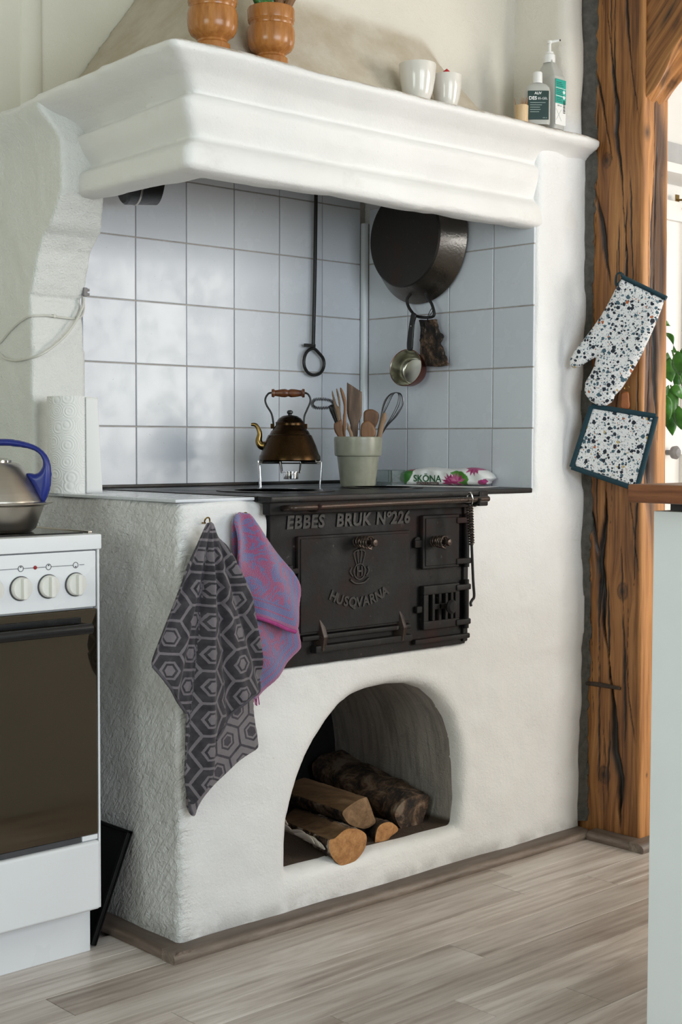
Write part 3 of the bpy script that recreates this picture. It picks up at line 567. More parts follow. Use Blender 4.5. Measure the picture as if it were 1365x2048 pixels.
# ================================================================== CAST IRON STOVE
ir = thing('iron_wood_stove', 'black cast iron wood-burning stove set into the white hearth', 'stove', (0.54, 0.0, 0.545))
mk('top_plate', J(box(0.20, 1.087, 0.0, 0.606, 0.898, 0.911, 0.003), box(0.20, 0.845, -0.045, 0.0, 0.898, 0.911, 0.003)), M['iron_top'], ir)
mk('top_skirt', J(box(0.205, 0.842, -0.035, -0.010, 0.872, 0.899, 0.003), box(0.835, 0.866, -0.048, 0.0, 0.874, 0.909, 0.003)), M['cast_iron'], ir)
for cx_, cy_, R_ in ((0.42, 0.20, 0.135), (0.78, 0.22, 0.10)):
    for r0, r1 in ((R_, R_*0.72), (R_*0.70, R_*0.42), (R_*0.40, 0.001)):
        mk('hob_ring', lathe([(r1, 0), (r0, 0), (r0, 0.0025), (r1, 0.0025)] if r1 > 0.01 else [(0, 0), (r0, 0), (r0, 0.0025), (0, 0.0025)], 48, (cx_, cy_, 0.911)), M['iron_top'], ir)
mk('edge_strip', box(0.20, 1.087, 0.590, 0.606, 0.911, 0.919, 0.002), M['iron_black'], ir)
fp = mk('front_plate', box(0.232, 0.839, -0.003, 0.019, 0.546, 0.895, 0.003), M['cast_iron'], ir)
mk('frame_bar', box(0.824, 0.840, -0.010, 0.0, 0.552, 0.875, 0.003), M['cast_iron'], ir)
for tx_, xx_ in (('EBBES', 0.328), ('BRUK', 0.468), ('N\u00ba', 0.560), ('226', 0.614)): mk('lettering', text(tx_, 0.0385, 0.006, (xx_, -0.003, 0.852), EX, EZ, 0.12, spacing=1.10, bold=0.0013), M['iron_black'], fp)
od = mk('oven_door', J(box(0.300, 0.640, -0.014, -0.002, 0.612, 0.824, 0.004), box(0.306, 0.634, -0.0165, -0.013, 0.618, 0.818, 0.002)), M['cast_iron'], ir)
def knob(P, L, par, r0=0.010, r1=0.014):
    k_ = mk('coil_knob', J(coil(A(P), A(P)+A([0, -L, 0]), r0, 0.0024, 5.5, r1), lathe([(0, 0), (0.005, 0), (0.005, L+0.006), (0.009, L+0.008), (0.007, L+0.014), (0, L+0.015)], 14, P, EX, EZ, -EY)), M['iron_rail'], par); return k_
knob((0.468, -0.014, 0.806), 0.048, od); 
def emblem(c, par):
    x, z = c; y = -0.0175; ms = []
    ms.append(tube([(x+0.017*math.cos(a), y, z+0.017*math.sin(a)-0.002) for a in np.linspace(0, 2*math.pi, 24, endpoint=False)], 0.0022, 6, True))
    for a in (-0.6, -0.2, 0.2, 0.6): ms.append(tube([(x+0.016*math.sin(a), y, z+0.017*math.cos(a)), (x+0.030*math.sin(a), y, z+0.034+0.006*math.cos(a)), (x+0.006*math.sin(a), y, z+0.046)], 0.0018, 6, sub=4))
    ms.append(lathe([(0, -0.003), (0.004, 0), (0, 0.003)], 10, (x, y, z+0.049))); ms.append(box(x-0.008, x-0.005, y-0.002, y+0.002, z-0.012, z+0.010)); ms.append(box(x+0.005, x+0.008, y-0.002, y+0.002, z-0.012, z+0.010)); ms.append(box(x-0.006, x+0.006, y-0.002, y+0.002, z-0.003, z+0.001))
    ms.append(tube([(x-0.028, y, z-0.018), (x-0.015, y, z-0.026), (x, y, z-0.028), (x+0.015, y, z-0.026), (x+0.028, y, z-0.018)], 0.003, 6, sub=4))
    for s in (-1, 1): ms.append(tube([(x+s*0.020, y, z-0.012), (x+s*0.028, y, z-0.002), (x+s*0.024, y, z+0.008)], 0.0022, 6, sub=4))
    mk('crown_emblem', J(*ms), M['iron_black'], par)
emblem((0.475, 0.742), od)
wrd = 'HUSQVARNA'; ms = []
for i, ch in enumerate(wrd):
    a = (i-4)*0.115; R_ = 0.175; P = A([0.475+R_*math.sin(a), -0.0165, 0.672+R_*(1-math.cos(a))]); ex_ = A([math.cos(a), 0, math.sin(a)]); ez_ = A([-math.sin(a), 0, math.cos(a)])
    ms.append(text(ch, 0.030, 0.005, P, ex_, ez_, bold=0.0010))
mk('door_lettering', J(*ms), M['iron_black'], od)
mk('latch', J(box(0.276, 0.302, -0.016, -0.004, 0.745, 0.757, 0.003), box(0.270, 0.282, -0.02, -0.002, 0.737, 0.765, 0.003)), M['cast_iron'], ir)
for x_ in (0.362, 0.605):
    mk('door_bracket', extrude([(0, 0), (0.022, 0), (0.026, 0.03), (0.012, 0.075), (-0.006, 0.075), (-0.004, 0.04)], 0.0, 0.018, (x_-0.008, -0.004, 0.575), A([0.35, -0.93, 0]), EZ, A([0.93, 0.35, 0]), 0.002), M['iron_rail'], ir)
mk('door_ledge', J(box(0.345, 0.640, -0.022, 0.0, 0.572, 0.588, 0.003), box(0.31, 0.64, -0.018, -0.002, 0.600, 0.611, 0.003)), M['cast_iron'], ir)
fd = mk('fire_door', J(box(0.676, 0.800, -0.018, -0.003, 0.732, 0.856, 0.004), box(0.683, 0.793, -0.0205, -0.017, 0.739, 0.849, 0.002)), M['cast_iron'], ir)
knob((0.708, -0.018, 0.796), 0.040, fd)
mk('hinge', J(box(0.785, 0.836, -0.024, -0.012, 0.834, 0.848, 0.003), box(0.785, 0.836, -0.024, -0.012, 0.738, 0.752, 0.003), tube([(0.826, -0.016, 0.73), (0.826, -0.016, 0.856)], 0.007, 12)), M['cast_iron'], fd)
mk('latch', J(box(0.655, 0.680, -0.014, -0.002, 0.782, 0.800, 0.003), lathe([(0, 0), (0.012, 0), (0.012, 0.006), (0, 0.007)], 16, (0.668, -0.004, 0.795), EX, EZ, -EY)), M['cast_iron'], fd)
bars = [box(0.680, 0.802, -0.018, -0.003, 0.592, 0.612, 0.003), box(0.680, 0.802, -0.018, -0.003, 0.672, 0.694, 0.003), box(0.680, 0.696, -0.018, -0.003, 0.611, 0.673, 0.002), box(0.787, 0.802, -0.018, -0.003, 0.611, 0.673, 0.002)]
for x_ in (0.709, 0.731, 0.753, 0.772): bars.append(box(x_, x_+0.009, -0.018, -0.003, 0.611, 0.673, 0.002))
bars.append(box(0.716, 0.765, -0.018, -0.003, 0.637, 0.650, 0.002))
ad = mk('ash_door', J(*bars), M['cast_iron'], ir); mk('vent_plate', box(0.69, 0.795, -0.005, -0.002, 0.60, 0.68), M['soot'], ad, False)
mk('vent_knob', lathe([(0, 0), (0.006, 0), (0.006, 0.014), (0.015, 0.017), (0.017, 0.023), (0.012, 0.028), (0, 0.029)], 20, (0.752, -0.016, 0.643), EX, EZ, -EY), M['cast_iron'], ad)
mk('hinge', J(box(0.788, 0.838, -0.022, -0.010, 0.676, 0.690, 0.003), box(0.788, 0.838, -0.022, -0.010, 0.594, 0.608, 0.003), tube([(0.828, -0.014, 0.585), (0.828, -0.014, 0.70)], 0.007, 12)), M['cast_iron'], ad)
mk('latch', J(box(0.662, 0.684, -0.014, -0.002, 0.632, 0.648, 0.003)), M['cast_iron'], ad)
mk('bottom_lip', box(0.655, 0.842, -0.016, 0.0, 0.560, 0.572, 0.003), M['cast_iron'], ir)
mk('towel_rail', tube([(0.245, -0.02, 0.884), (0.238, -0.055, 0.887), (0.262, -0.074, 0.888), (0.45, -0.076, 0.890), (0.80, -0.076, 0.892), (0.826, -0.072, 0.892), (0.836, -0.052, 0.890), (0.832, -0.02, 0.886)], 0.0065, 14, sub=6), M['iron_rail'], ir)
for x_ in (0.30, 0.795): mk('rail_bracket', tube([(x_, -0.036, 0.884), (x_, -0.06, 0.880), (x_, -0.078, 0.884), (x_, -0.084, 0.894)], 0.004, 8, sub=4), M['cast_iron'], ir)
# iron poker with coil grip on the rail
pk = thing('stove_poker', 'thin black lid lifter with coiled spring grip hanging from the rail', 'poker', tuple(on(1, -0.08, 943, 1210)))
q = lambda x, y, yy=-0.080: on(1, yy, x, y)
mk('hook', tube([q(936, 1000, -0.076)+A([0, 0.002, 0.004]), q(937, 992, -0.076)+A([0, 0, 0.004]), q(942, 988, -0.086)+A([0, 0, 0.003]), q(946, 1000, -0.09), q(942, 1012)], 0.0018, 8, sub=5), M['steel_bright'], pk)
mk('coil_grip', coil(q(940, 1012), q(944, 1090), 0.0068, 0.0021, 15, 0.0052), M['iron_rail'], pk)
mk('rod', tube([q(940, 1008), q(944, 1090), q(947, 1160), q(949, 1192), q(945, 1200), q(942, 1206), q(943, 1212)], 0.0033, 10, sub=4), M['iron_black'], pk)
# ================================================================== SKIRTING
prof = [(0, 0), (0.040, 0), (0.043, 0.006), (0.042, 0.013), (0.037, 0.019), (0.028, 0.0225), (0, 0.0235)]
mk_s = lambda nm, vf, mt: struct(mk(nm, vf, M[mt], None, True, 40))
mk_s('baseboard_front', extrude(prof, -0.043, 1.285, (0, 0.0, 0), -EY, EZ, EX), 'skirting_wood')
mk_s('baseboard_left', extrude(prof, -0.0395, 0.71, (0.0, 0.0, 0), -EX, EZ, EY), 'skirting_wood_y')
mk_s('baseboard_post', extrude(prof, -0.198, -0.0435, (1.306, 0, 0), -EX, EZ, EY), 'skirting_wood_y')
mk_s('baseboard_post_front', extrude(prof, 1.263, 1.46, (0, -0.178, 0), -EY, EZ, EX), 'skirting_wood')
# ================================================================== TIMBER POST, BRACE, MORTAR
NZ = 470; zs = np.linspace(0, 2.499, NZ)
path = [(1.31, y) for y in np.linspace(0.06, -0.150, 112)]+[(1.3113, -0.1555), (1.3145, -0.1595)]+[(x, -0.160) for x in np.linspace(1.319, 1.413, 52)]+[(1.419, -0.156), (1.420, -0.150)]+[(1.42, y) for y in np.linspace(-0.14, 0.06, 12)]
path = A(path); nl = 112; sarc = np.concatenate([[0], np.cumsum(np.linalg.norm(np.diff(path, axis=0), axis=1))])
nrm = np.zeros_like(path); nrm[:nl] = (-1, 0); nrm[nl:nl+2] = (-0.7, -0.7); nrm[nl+2:nl+54] = (0, -1); nrm[nl+54:nl+56] = (0.7, -0.7); nrm[nl+56:] = (1, 0)
SS, ZZ = np.meshgrid(sarc, zs, indexing='ij'); disp = np.zeros_like(SS); crack = np.zeros_like(SS); knotm = np.zeros_like(SS); grain = SS.copy()
def sz_left(px): 
    out = []
    for x, y in px:
        P = on(0, 1.31, x, y); out.append((0.06-(P[1]+0.0095*(2-P[2])-0.003), P[2]))
    return A(out)
def add_crack(pts, wd, depth, taper=True):
    o = np.argsort(pts[:, 1]); pts = pts[o]; z0, z1 = pts[0, 1], pts[-1, 1]
    c = np.interp(zs, pts[:, 1], pts[:, 0])+0.0009*np.sin(zs*37+pts[0, 0]*900)+0.0006*np.sin(zs*131); on_ = ((zs >= z0) & (zs <= z1)).astype(float)
    tt = np.clip((zs-z0)/0.10, 0, 1)*np.clip((z1-zs)/0.10, 0, 1)*on_; wv = 2.1*wd*(0.6+0.45*np.sin(zs*13+3*pts[0, 0]*100))*(0.35+0.65*tt)
    g = np.exp(-((SS-c[None, :])/(wv[None, :]+1e-5))**2)*np.minimum(tt*2, 1)[None, :]
    global disp, crack; disp -= depth*g; crack = np.maximum(crack, np.clip(g*1.7, 0, 1))
L = sz_left
add_crack(L([(1214, 8), (1227, 144), (1235, 214), (1233, 267), (1242, 334), (1249, 428), (1254, 519), (1246, 700), (1228, 860), (1215, 960)]), 0.0026, 0.008)
add_crack(L([(1192, 139), (1211, 240), (1222, 300), (1226, 330)]), 0.0034, 0.010)
add_crack(L([(1253, -40), (1257, 67), (1267, 155), (1278, 240)]), 0.0022, 0.007)
add_crack(L([(1192, 382), (1206, 454), (1214, 519), (1224, 580)]), 0.0032, 0.009)
add_crack(L([(1215, 950), (1212, 1034), (1202, 1123), (1208, 1190), (1210, 1257), (1219, 1316), (1227, 1398), (1230, 1498), (1241, 1554), (1240, 1620), (1243, 1672)]), 0.0048, 0.014)
add_crack(L([(1182, 990), (1191, 1071), (1202, 1127)]), 0.0030, 0.009); add_crack(L([(1200, 1127), (1202, 1331), (1204, 1364)]), 0.0028, 0.008)
add_crack(L([(1255, 970), (1269, 1064), (1277, 1150)]), 0.0028, 0.009); add_crack(L([(1245, 1220), (1251, 1312), (1264, 1442), (1272, 1490)]), 0.0016, 0.005)
for i in range(34):
    s0 = random.uniform(0.06, 0.205); z0 = random.uniform(0.05, 2.2); ln = random.uniform(0.12, 0.5); add_crack(A([(s0, z0), (s0+random.uniform(-0.012, 0.012), z0+ln)]), random.uniform(0.0007, 0.0015), 0.003)
fs = sarc[nl+2]; 
add_crack(A([(fs+0.030, 0.9), (fs+0.038, 1.3), (fs+0.034, 1.6), (fs+0.045, 1.9)]), 0.004, 0.010); add_crack(A([(fs+0.060, 1.0), (fs+0.056, 1.4), (fs+0.062, 1.78)]), 0.0028, 0.007); add_crack(A([(fs+0.018, 1.2), (fs+0.016, 1.65)]), 0.0014, 0.004)
X_, Z_ = SS*30, ZZ*5; gouge = np.clip(1.7*(vnoise(SS*30+2, ZZ*4.0, ZZ*0+1, 21)+0.5)-np.abs(SS-(fs+0.047+0.010*np.sin(ZZ*5)))/0.040, 0, 1)*((SS > fs) & (SS < sarc[nl+54]))*np.clip((ZZ-0.7)*4, 0, 1)
disp -= 0.012*gouge; knotm = np.maximum(knotm, 0.80*np.clip(gouge*2.0*(vnoise(SS*60, ZZ*9, ZZ*0, 22)+0.75), 0, 1)); disp += 0.003*vnoise(SS*14, ZZ*4, ZZ*0, 23)+0.0012*vnoise(SS*120, ZZ*9, ZZ*0, 24)
for (x, y), R_ in zip([(1215, 321), (1247, 1183), (1212, 1550), (1181, 1149)], [0.013, 0.015, 0.016, 0.008]):
    s0, z0 = L([(x, y)])[0]; d2 = ((SS-s0)/R_)**2+((ZZ-z0)/(R_*1.35))**2; dd = np.sqrt(d2); grain -= (SS-s0)*0.85*np.exp(-((SS-s0)/(R_*2.2))**2-((ZZ-z0)/(R_*4.5))**2)
    knotm = np.maximum(knotm, np.clip(1.2-dd, 0, 1)*1.0+0.55*np.exp(-((dd-1.0)/0.16)**2)); disp += 0.003*np.exp(-d2)
for x_, z_, R_ in ((fs+0.082, 1.70, 0.010), (fs+0.007, 1.795, 0.017), (fs+0.020, 0.18, 0.006)):
    dd = np.sqrt(((SS-x_)/R_)**2+((ZZ-z_)/(R_*1.4))**2); knotm = np.maximum(knotm, np.clip(1.1-dd, 0, 1)*0.9); grain -= (SS-x_)*0.8*np.exp(-((SS-x_)/(R_*2.2))**2-((ZZ-z_)/(R_*4))**2)
# charred smear near the upper corner of the lower part
s0, z0 = L([(1263, 1120)])[0]; knotm = np.maximum(knotm, 0.75*np.exp(-((SS-s0)/0.012)**2-((ZZ-z0)/0.05)**2)*(0.6+0.8*vnoise(SS*150, ZZ*30, ZZ*0, 26)))
PX_ = path[:, 0][:, None]+nrm[:, 0][:, None]*disp; PY_ = path[:, 1][:, None]+nrm[:, 1][:, None]*disp
lean = -0.0095*(2-ZZ)+0.003; wgt = np.clip((0.06-path[:, 1])/0.15, 0, 1)[:, None]; PY_ = PY_+lean*wgt
Vp = np.stack([PX_, PY_, ZZ], -1).reshape(-1, 3); ns = len(path); ii, jj = np.meshgrid(np.arange(ns-1), np.arange(NZ-1), indexing='ij'); Qp = np.stack([ii*NZ+jj, (ii+1)*NZ+jj, (ii+1)*NZ+jj+1, ii*NZ+jj+1], -1).reshape(-1, 4)
post = tag(mk('timber_post', (Vp, Qp), M['post_wood'], None, True, 180, loc=(1.365, -0.05, 0), attrs={'grain': ('FLOAT', grain), 'crack': ('FLOAT', crack), 'knot': ('FLOAT', knotm), 'pale_face': ('FLOAT', np.clip((SS-sarc[nl-1])/0.008, 0, 1)*(1-0.8*np.clip(gouge*2.2, 0, 1)))}), 'weathered brown timber post with long dark cracks and knots', 'post')
# brace
bq = [(-0.150, 1.868), (-0.69, 2.499), (-0.42, 2.499), (-0.10, 2.16), (-0.06, 1.95)]
def brace_mesh():
    P = A(bq); nu, nv, nw = 60, 16, 10; vs, fs_, g_ = [], [], []
    a, b_ = A((-0.148, 1.868)), A((-0.70, 2.51)); d = (b_-a)/np.linalg.norm(b_-a); n_ = A([-d[1], d[0]])*-1
    Lb = np.linalg.norm(b_-a)
    ring = [(x, 0.0) for x in np.linspace(1.408, 1.322, nw)]+[(1.318, t) for t in np.linspace(0.006, 0.19, nv)]+[(1.408, t) for t in np.linspace(0.19, 0.006, nv)]
    for i in range(nu):
        for k, (x, t) in enumerate(ring):
            s = Lb*i/(nu-1); off = 0.006*float(np.sin(s*21+x*60)*np.sin(s*9))+0.004*math.sin(k*1.7+s*33)
            s2 = max(s, -0.0)+t*0.0; p = a+d*s2+n_*(t+(off if t < 0.01 else 0)); vs.append((x+(off*0.6 if 0.01 < t < 0.18 and x < 1.35 else 0), p[0], p[1])); g_.append(t if 0.003 < t else x*1.7)
    m_ = len(ring)
    for i in range(nu-1):
        for k in range(m_): fs_.append((i*m_+k, i*m_+(k+1) % m_, (i+1)*m_+(k+1) % m_, (i+1)*m_+k))
    fs_.append(tuple(range(m_))); fs_.append(tuple((nu-1)*m_+k for k in reversed(range(m_)))); return vs, fs_, A(g_), nu, m_
bv, bf, bg, nu, m_ = brace_mesh(); bva = A(bv); cr_ = np.exp(-((bg-0.085-0.01*np.sin(bva[:, 2]*20))/0.006)**2)*(bva[:, 0] < 1.33)
kn_ = np.clip((vnoise(bva[:, 0]*60, bva[:, 1]*25, bva[:, 2]*25, 31)-0.12)*4, 0, 1)*(np.abs(bva[:, 0]-1.365) < 0.045)*0.8
tag(mk('timber_brace', (bva, bf), M['post_wood'], None, True, 40, attrs={'grain': ('FLOAT', bg), 'crack': ('FLOAT', cr_), 'knot': ('FLOAT', kn_), 'pale_face': ('FLOAT', ((bg > 1.0)*0.9).astype(float))}), 'slanting timber brace rising from the top of the post', 'brace')
# mortar seam between plaster and post
def seam():
    n = 260; vs, fs_ = [], []
    for i in range(n):
        z = 0.036+2.46*i/(n-1); w1 = 0.014+0.010*float(vnoise(A(z*9.0), A(0.3), A(0.1), 41))+0.020*float(vnoise(A(z*40.0), A(0.3), A(0.1), 42)); w2 = 0.011+0.012*float(vnoise(A(z*7.0), A(5.3), A(0.1), 43))+0.012*float(vnoise(A(z*50.0), A(5.3), A(0.1), 44))
        b_ = 0.009*float(vnoise(A(z*60.0), A(1.3), A(2.1), 45))
        for (x, y) in ((1.284, 0.02), (1.284, 0.006), (1.302-w1*0.4, -0.003-b_*0.5), (1.305-w1*0.1, -0.007+b_), (1.3075, -0.011-b_), (1.3085, -w2-0.002), (1.314, -w2-0.002), (1.314, 0.02)): vs.append((x, y, z))
    for i in range(n-1):
        for k in range(8): fs_.append((i*8+k, i*8+(k+1) % 8, (i+1)*8+(k+1) % 8, (i+1)*8+k))
    return vs, fs_
struct(mk('trim_1', seam(), M['mortar'], None, True, 60), 'rough grey mortar seam between plaster and post')
sp = [on(0, 1.306, x, y) for x, y in ((1168, 1366), (1190, 1368), (1215, 1372), (1242, 1377))]
tag(mk('iron_spike', tube(sp, [0.0045, 0.006, 0.0058, 0.004], 8, sub=3, flat=0.6), M['rust_iron'], None), 'rusty iron spike driven across the foot of the post', 'spike')
# ================================================================== WHITE ELECTRIC RANGE
XR, YF = -0.135, 0.085
rg = thing('electric_range', 'white freestanding electric range with dark oven glass', 'stove', (-0.435, 0.39, 0))
mk('body', J(box(-0.735, XR, YF+0.012, 0.70, 0.10, 0.812, 0.002)), M['range_white'], rg)
mk('plinth', box(-0.725, -0.118, 0.140, 0.69, 0.0, 0.10, 0.001), M['range_white'], rg)
mk('hob_frame', J(box(-0.742, -0.126, YF-0.006, 0.705, 0.813, 0.8425, 0.003)), M['range_white'], rg)
mk('hob_glass', box(-0.725, -0.145, YF+0.030, 0.69, 0.8425, 0.8455, 0.0012), M['hob_glass'], rg)
mk('hob_trim', J(box(-0.140, -0.131, YF+0.02, 0.70, 0.842, 0.8475, 0.0015), box(-0.74, -0.131, 0.69, 0.70, 0.842, 0.8475, 0.0015)), M['steel_satin'], rg)
cp = mk('control_panel', box(-0.735, XR-0.002, YF-0.002, YF+0.014, 0.701, 0.811, 0.003), M['range_white'], rg)
mk('side_trim', box(-0.1335, -0.1285, YF-0.001, YF+0.04, 0.105, 0.813, 0.001), M['range_white'], rg)
for i in range(9):
    xk = -0.1835-0.0595*i; zk = 0.7475
    if xk < -0.72: continue
    mk('knob_recess', lathe([(0, 0), (0.0232, 0), (0.0232, 0.0012), (0, 0.0012)], 36, (xk-0.001, YF-0.0025, zk), EX, EZ, -EY), M['dark_grey'], cp)
    kb = mk('knob', lathe([(0, 0), (0.0215, 0), (0.0210, 0.006), (0.0192, 0.009), (0.0, 0.0095)], 36, (xk, YF-0.003, zk), EX, EZ, -EY), M['knob_white'], rg)
    mk('knob_grip', xf(box(-0.0052, 0.0052, -0.020, 0.020, 0.006, 0.019, 0.003, 2), (xk, YF-0.003, zk), EX, EZ, -EY), M['knob_white'], kb)
    if i < 8:
        mk('ring_icon', tube([(xk+0.0055*math.cos(a), YF-0.0025, 0.7845+0.0055*math.sin(a)) for a in np.linspace(0, 2*math.pi, 20, endpoint=False)], 0.0006, 5, True), M['dark_grey'], cp)
        mk('ring_dot', lathe([(0, 0), (0.0014, 0), (0.0014, 0.001), (0, 0.001)], 10, (xk, YF-0.0022, 0.7845+(0.003 if i else -0.003)), EX, EZ, -EY), M['dark_grey'], cp)
mk('scale_line', J(box(-0.175, -0.1645, YF-0.0032, YF-0.0018, 0.7842, 0.7850), box(-0.2365, -0.189, YF-0.0032, YF-0.0018, 0.7842, 0.7850), box(-0.297, -0.2485, YF-0.0032, YF-0.0018, 0.7842, 0.7850), box(-0.356, -0.308, YF-0.0032, YF-0.0018, 0.7842, 0.7850)), M['dark_grey'], cp)
mk('indicator_lamp', lathe([(0, 0), (0.0038, 0), (0.0030, 0.0016), (0, 0.002)], 16, (-0.272, YF-0.003, 0.7848), EX, EZ, -EY), M['red_dot'], cp)
dr = mk('oven_door', box(-0.735, XR-0.001, YF-0.004, YF+0.013, 0.254, 0.698, 0.003), M['oven_glass'], rg)
mk('door_handle', J(tube([(-0.74, YF-0.034, 0.664), (-0.168, YF-0.034, 0.664)], 0.010, 14, flat=0.75), box(-0.185, -0.165, YF-0.034, YF-0.002, 0.656, 0.672, 0.003), box(-0.735, -0.705, YF-0.034, YF-0.002, 0.656, 0.672, 0.003)), M['black_plastic'], dr)
mk('door_strip', box(-0.735, -0.175, YF-0.0075, YF-0.003, 0.672, 0.684, 0.001), M['black_plastic'], dr)
mk('door_gap', box(-0.735, -0.175, YF-0.002, YF+0.012, 0.243, 0.2535), M['dark_grey'], rg, False)
mk('hinge_cover', box(-0.172, -0.137, YF-0.003, YF+0.012, 0.2435, 0.2535, 0.001), M['range_white'], rg)
mk('drawer', box(-0.735, XR-0.001, YF-0.012, YF+0.013, 0.106, 0.242, 0.006, 3), M['range_white'], rg)
# leaning black tray in the gap
a0 = A([-0.103, 0.152, 0.003]); a1 = on(0, -0.012, 262, 1662); ez_ = (A([a1[0], a0[1], a1[2]])-a0); Lz = np.linalg.norm(ez_); ez_ /= Lz; ey_ = EY; ex_ = np.cross(ey_, ez_)
tr = tag(mk('baking_tray', J(xf(box(0, 0.006, 0, 0.42, 0, Lz, 0.002), a0, ex_, ey_, ez_), xf(box(-0.006, 0.008, 0, 0.007, 0, Lz, 0.002), a0, ex_, ey_, ez_), xf(box(-0.006, 0.008, 0, 0.42, Lz-0.007, Lz, 0.002), a0, ex_, ey_, ez_)), M['black_tray'], None), 'black baking tray leaning between the range and the hearth', 'tray')
# steel kettle with blue handle
P = on(2, 0.847, -22, 1062); fr = frame_of(P, -EF); kz = P[2]
sk = thing('steel_kettle', 'stainless steel kettle with blue plastic handle on the white range', 'kettle', P)
mk('bowl', lathe([(0, 0.0), (0.083, 0.0), (0.090, 0.006), (0.106, 0.050), (0.122, 0.0545), (0.1225, 0.057), (0.108, 0.058), (0, 0.058)], 64, P), M['steel_satin'], sk)
mk('dome', lathe([(0.104, 0.0575), (0.1035, 0.062), (0.092, 0.085), (0.078, 0.108), (0.066, 0.124), (0.058, 0.131), (0.05, 0.1335), (0, 0.1345)], 64, P), M['steel_satin'], sk)
mk('lid', lathe([(0.046, 0.133), (0.046, 0.138), (0.035, 0.142), (0, 0.1435)], 48, P), M['steel_bright'], sk)
hp = [(-70, 880), (0, 877), (40, 881), (75, 893), (95, 912), (103, 940), (101, 975), (93, 998), (86, 1006), (76, 994), (63, 968), (53, 949), (58, 946), (72, 947), (82, 939), (86, 925), (79, 909), (62, 899), (35, 894), (0, 892), (-70, 896), (-95, 905), (-108, 925), (-118, 945), (-130, 950), (-140, 970), (-150, 960), (-140, 915), (-110, 888)]
mk('handle', place(pillow(smooth_poly(outline(hp, fr), 4), 0.026, 0.0022), fr), M['blue_plastic'], sk, True, 180)
# ================================================================== PAPER TOWEL ROLL
P = on(2, 0.9085, 139, 985); P = A([0.052, 0.452, 0.9085]); P = on(1, 0.455, 140, 989); P[2] = 0.9085
R_ = 0.049; Hh = 0.212; vs, fs_, pt = [], [], []; NA, NH = 72, 24; path_ = []
ang0 = math.atan2(-ER[1], -ER[0])
for k in range(NA+1):
    a = ang0+0.9+2*math.pi*k/NA; path_.append((R_*math.cos(a), R_*math.sin(a)))
pr = tag(None, '', '') if False else thing('paper_towel_roll', 'white embossed paper towel roll standing on the hearth ledge', 'paper roll', P)
for k, (x, y) in enumerate(path_[:-1]):
    for j in range(NH): vs.append((P[0]+x, P[1]+y, P[2]+Hh*j/(NH-1))); pt.append((2*math.pi*R_*k/NA, Hh*j/(NH-1), 0))
for k in range(NA):
    for j in range(NH-1): k2 = (k+1) % NA; fs_.append((k*NH+j, k2*NH+j, k2*NH+j+1, k*NH+j+1))
fs_.append(tuple(k*NH+NH-1 for k in range(NA))); fs_.append(tuple(k*NH for k in reversed(range(NA))))
mk('roll', (A(vs), fs_), M['paper_towel'], pr, True, 40, attrs={'pat': ('FLOAT_VECTOR', A(pt))})
vs, fs_, pt = [], [], []; n = 14
for k in range(n+1):
    t = k/n
    for j in range(NH):
        h = j/(NH-1); lean = 0.016+0.012*(1-h); a = 0.5+0.5*t; base = -EF*0.0495*math.cos(0.55*(1-t)+0.5*(1-t))+ER*(0.0495*math.sin(0.30+0.75*t)*(1)); base = ER*(0.0515*math.sin(0.95+0.5*t)+lean*0.85*t)+(-EF)*(0.0515*math.cos(0.95+0.35*t)+0.001)
        p = P+base; vs.append((p[0], p[1], P[2]+0.0005+(Hh-0.002)*h)); pt.append((t*0.06, h*Hh, 0))
for k in range(n):
    for j in range(NH-1): fs_.append((k*NH+j, (k+1)*NH+j, (k+1)*NH+j+1, k*NH+j+1))
o = mk('loose_sheet', (A(vs), fs_), M['paper_white'], pr, True, 180); sm = o.modifiers.new('s', 'SOLIDIFY'); sm.thickness = 0.0012
mk('core', lathe([(0.017, Hh-0.001), (0.019, Hh-0.001), (0.019, Hh+0.001), (0.017, Hh+0.001)], 24, P), M['cup_wood'], pr)
# ================================================================== COPPER KETTLE ON WIRE STAND
K = A([0.60, 0.36, 0.911]); U = 1.203e-3/6.825      # metres per zoomed measuring unit
ws = thing('kettle_stand', 'chrome wire tea warmer stand under the copper kettle', 'stand', K)
hs = 0.0635
for s in (-1, 1):
    d0 = EF*s*0.030
    mk('wire_frame', tube([K+ER*-0.072+d0*0.9, K+ER*-0.075+d0+EZ*(hs-0.004), K+ER*-0.071+d0+EZ*hs, K+ER*-0.026+d0+EZ*hs, K+ER*-0.0225+d0+EZ*(hs-0.003), K+ER*-0.019+d0*0.7+EZ*(hs-0.027)], 0.0017, 8, sub=5), M['chrome'], ws)
    mk('wire_frame', tube([K+ER*0.073+d0*0.9, K+ER*0.076+d0+EZ*(hs-0.004), K+ER*0.072+d0+EZ*hs, K+ER*0.030+d0+EZ*hs, K+ER*0.0265+d0+EZ*(hs-0.003), K+ER*0.024+d0*0.7+EZ*(hs-0.027)], 0.0017, 8, sub=5), M['chrome'], ws)
    mk('side_wire', tube([K+ER*s*0.074-EF*0.030+EZ*(hs-0.0035), K+ER*s*0.074+EF*0.030+EZ*(hs-0.0035)], 0.0015, 8), M['chrome'], ws)
    mk('cross_wire', tube([K+ER*-0.074+EF*s*0.022+EZ*(hs-0.0035), K+ER*0.075+EF*s*0.022+EZ*(hs-0.0035)], 0.0013, 8), M['chrome'], ws)
cc = K+ER*0.0025+EZ*(hs-0.042)
mk('candle_cup', J(lathe([(0, 0), (0.0175, 0), (0.0185, 0.002), (0.0185, 0.016), (0.0215, 0.017), (0.0215, 0.0185), (0.0172, 0.018), (0.0172, 0.003), (0, 0.003)], 32, cc)), M['chrome'], ws)
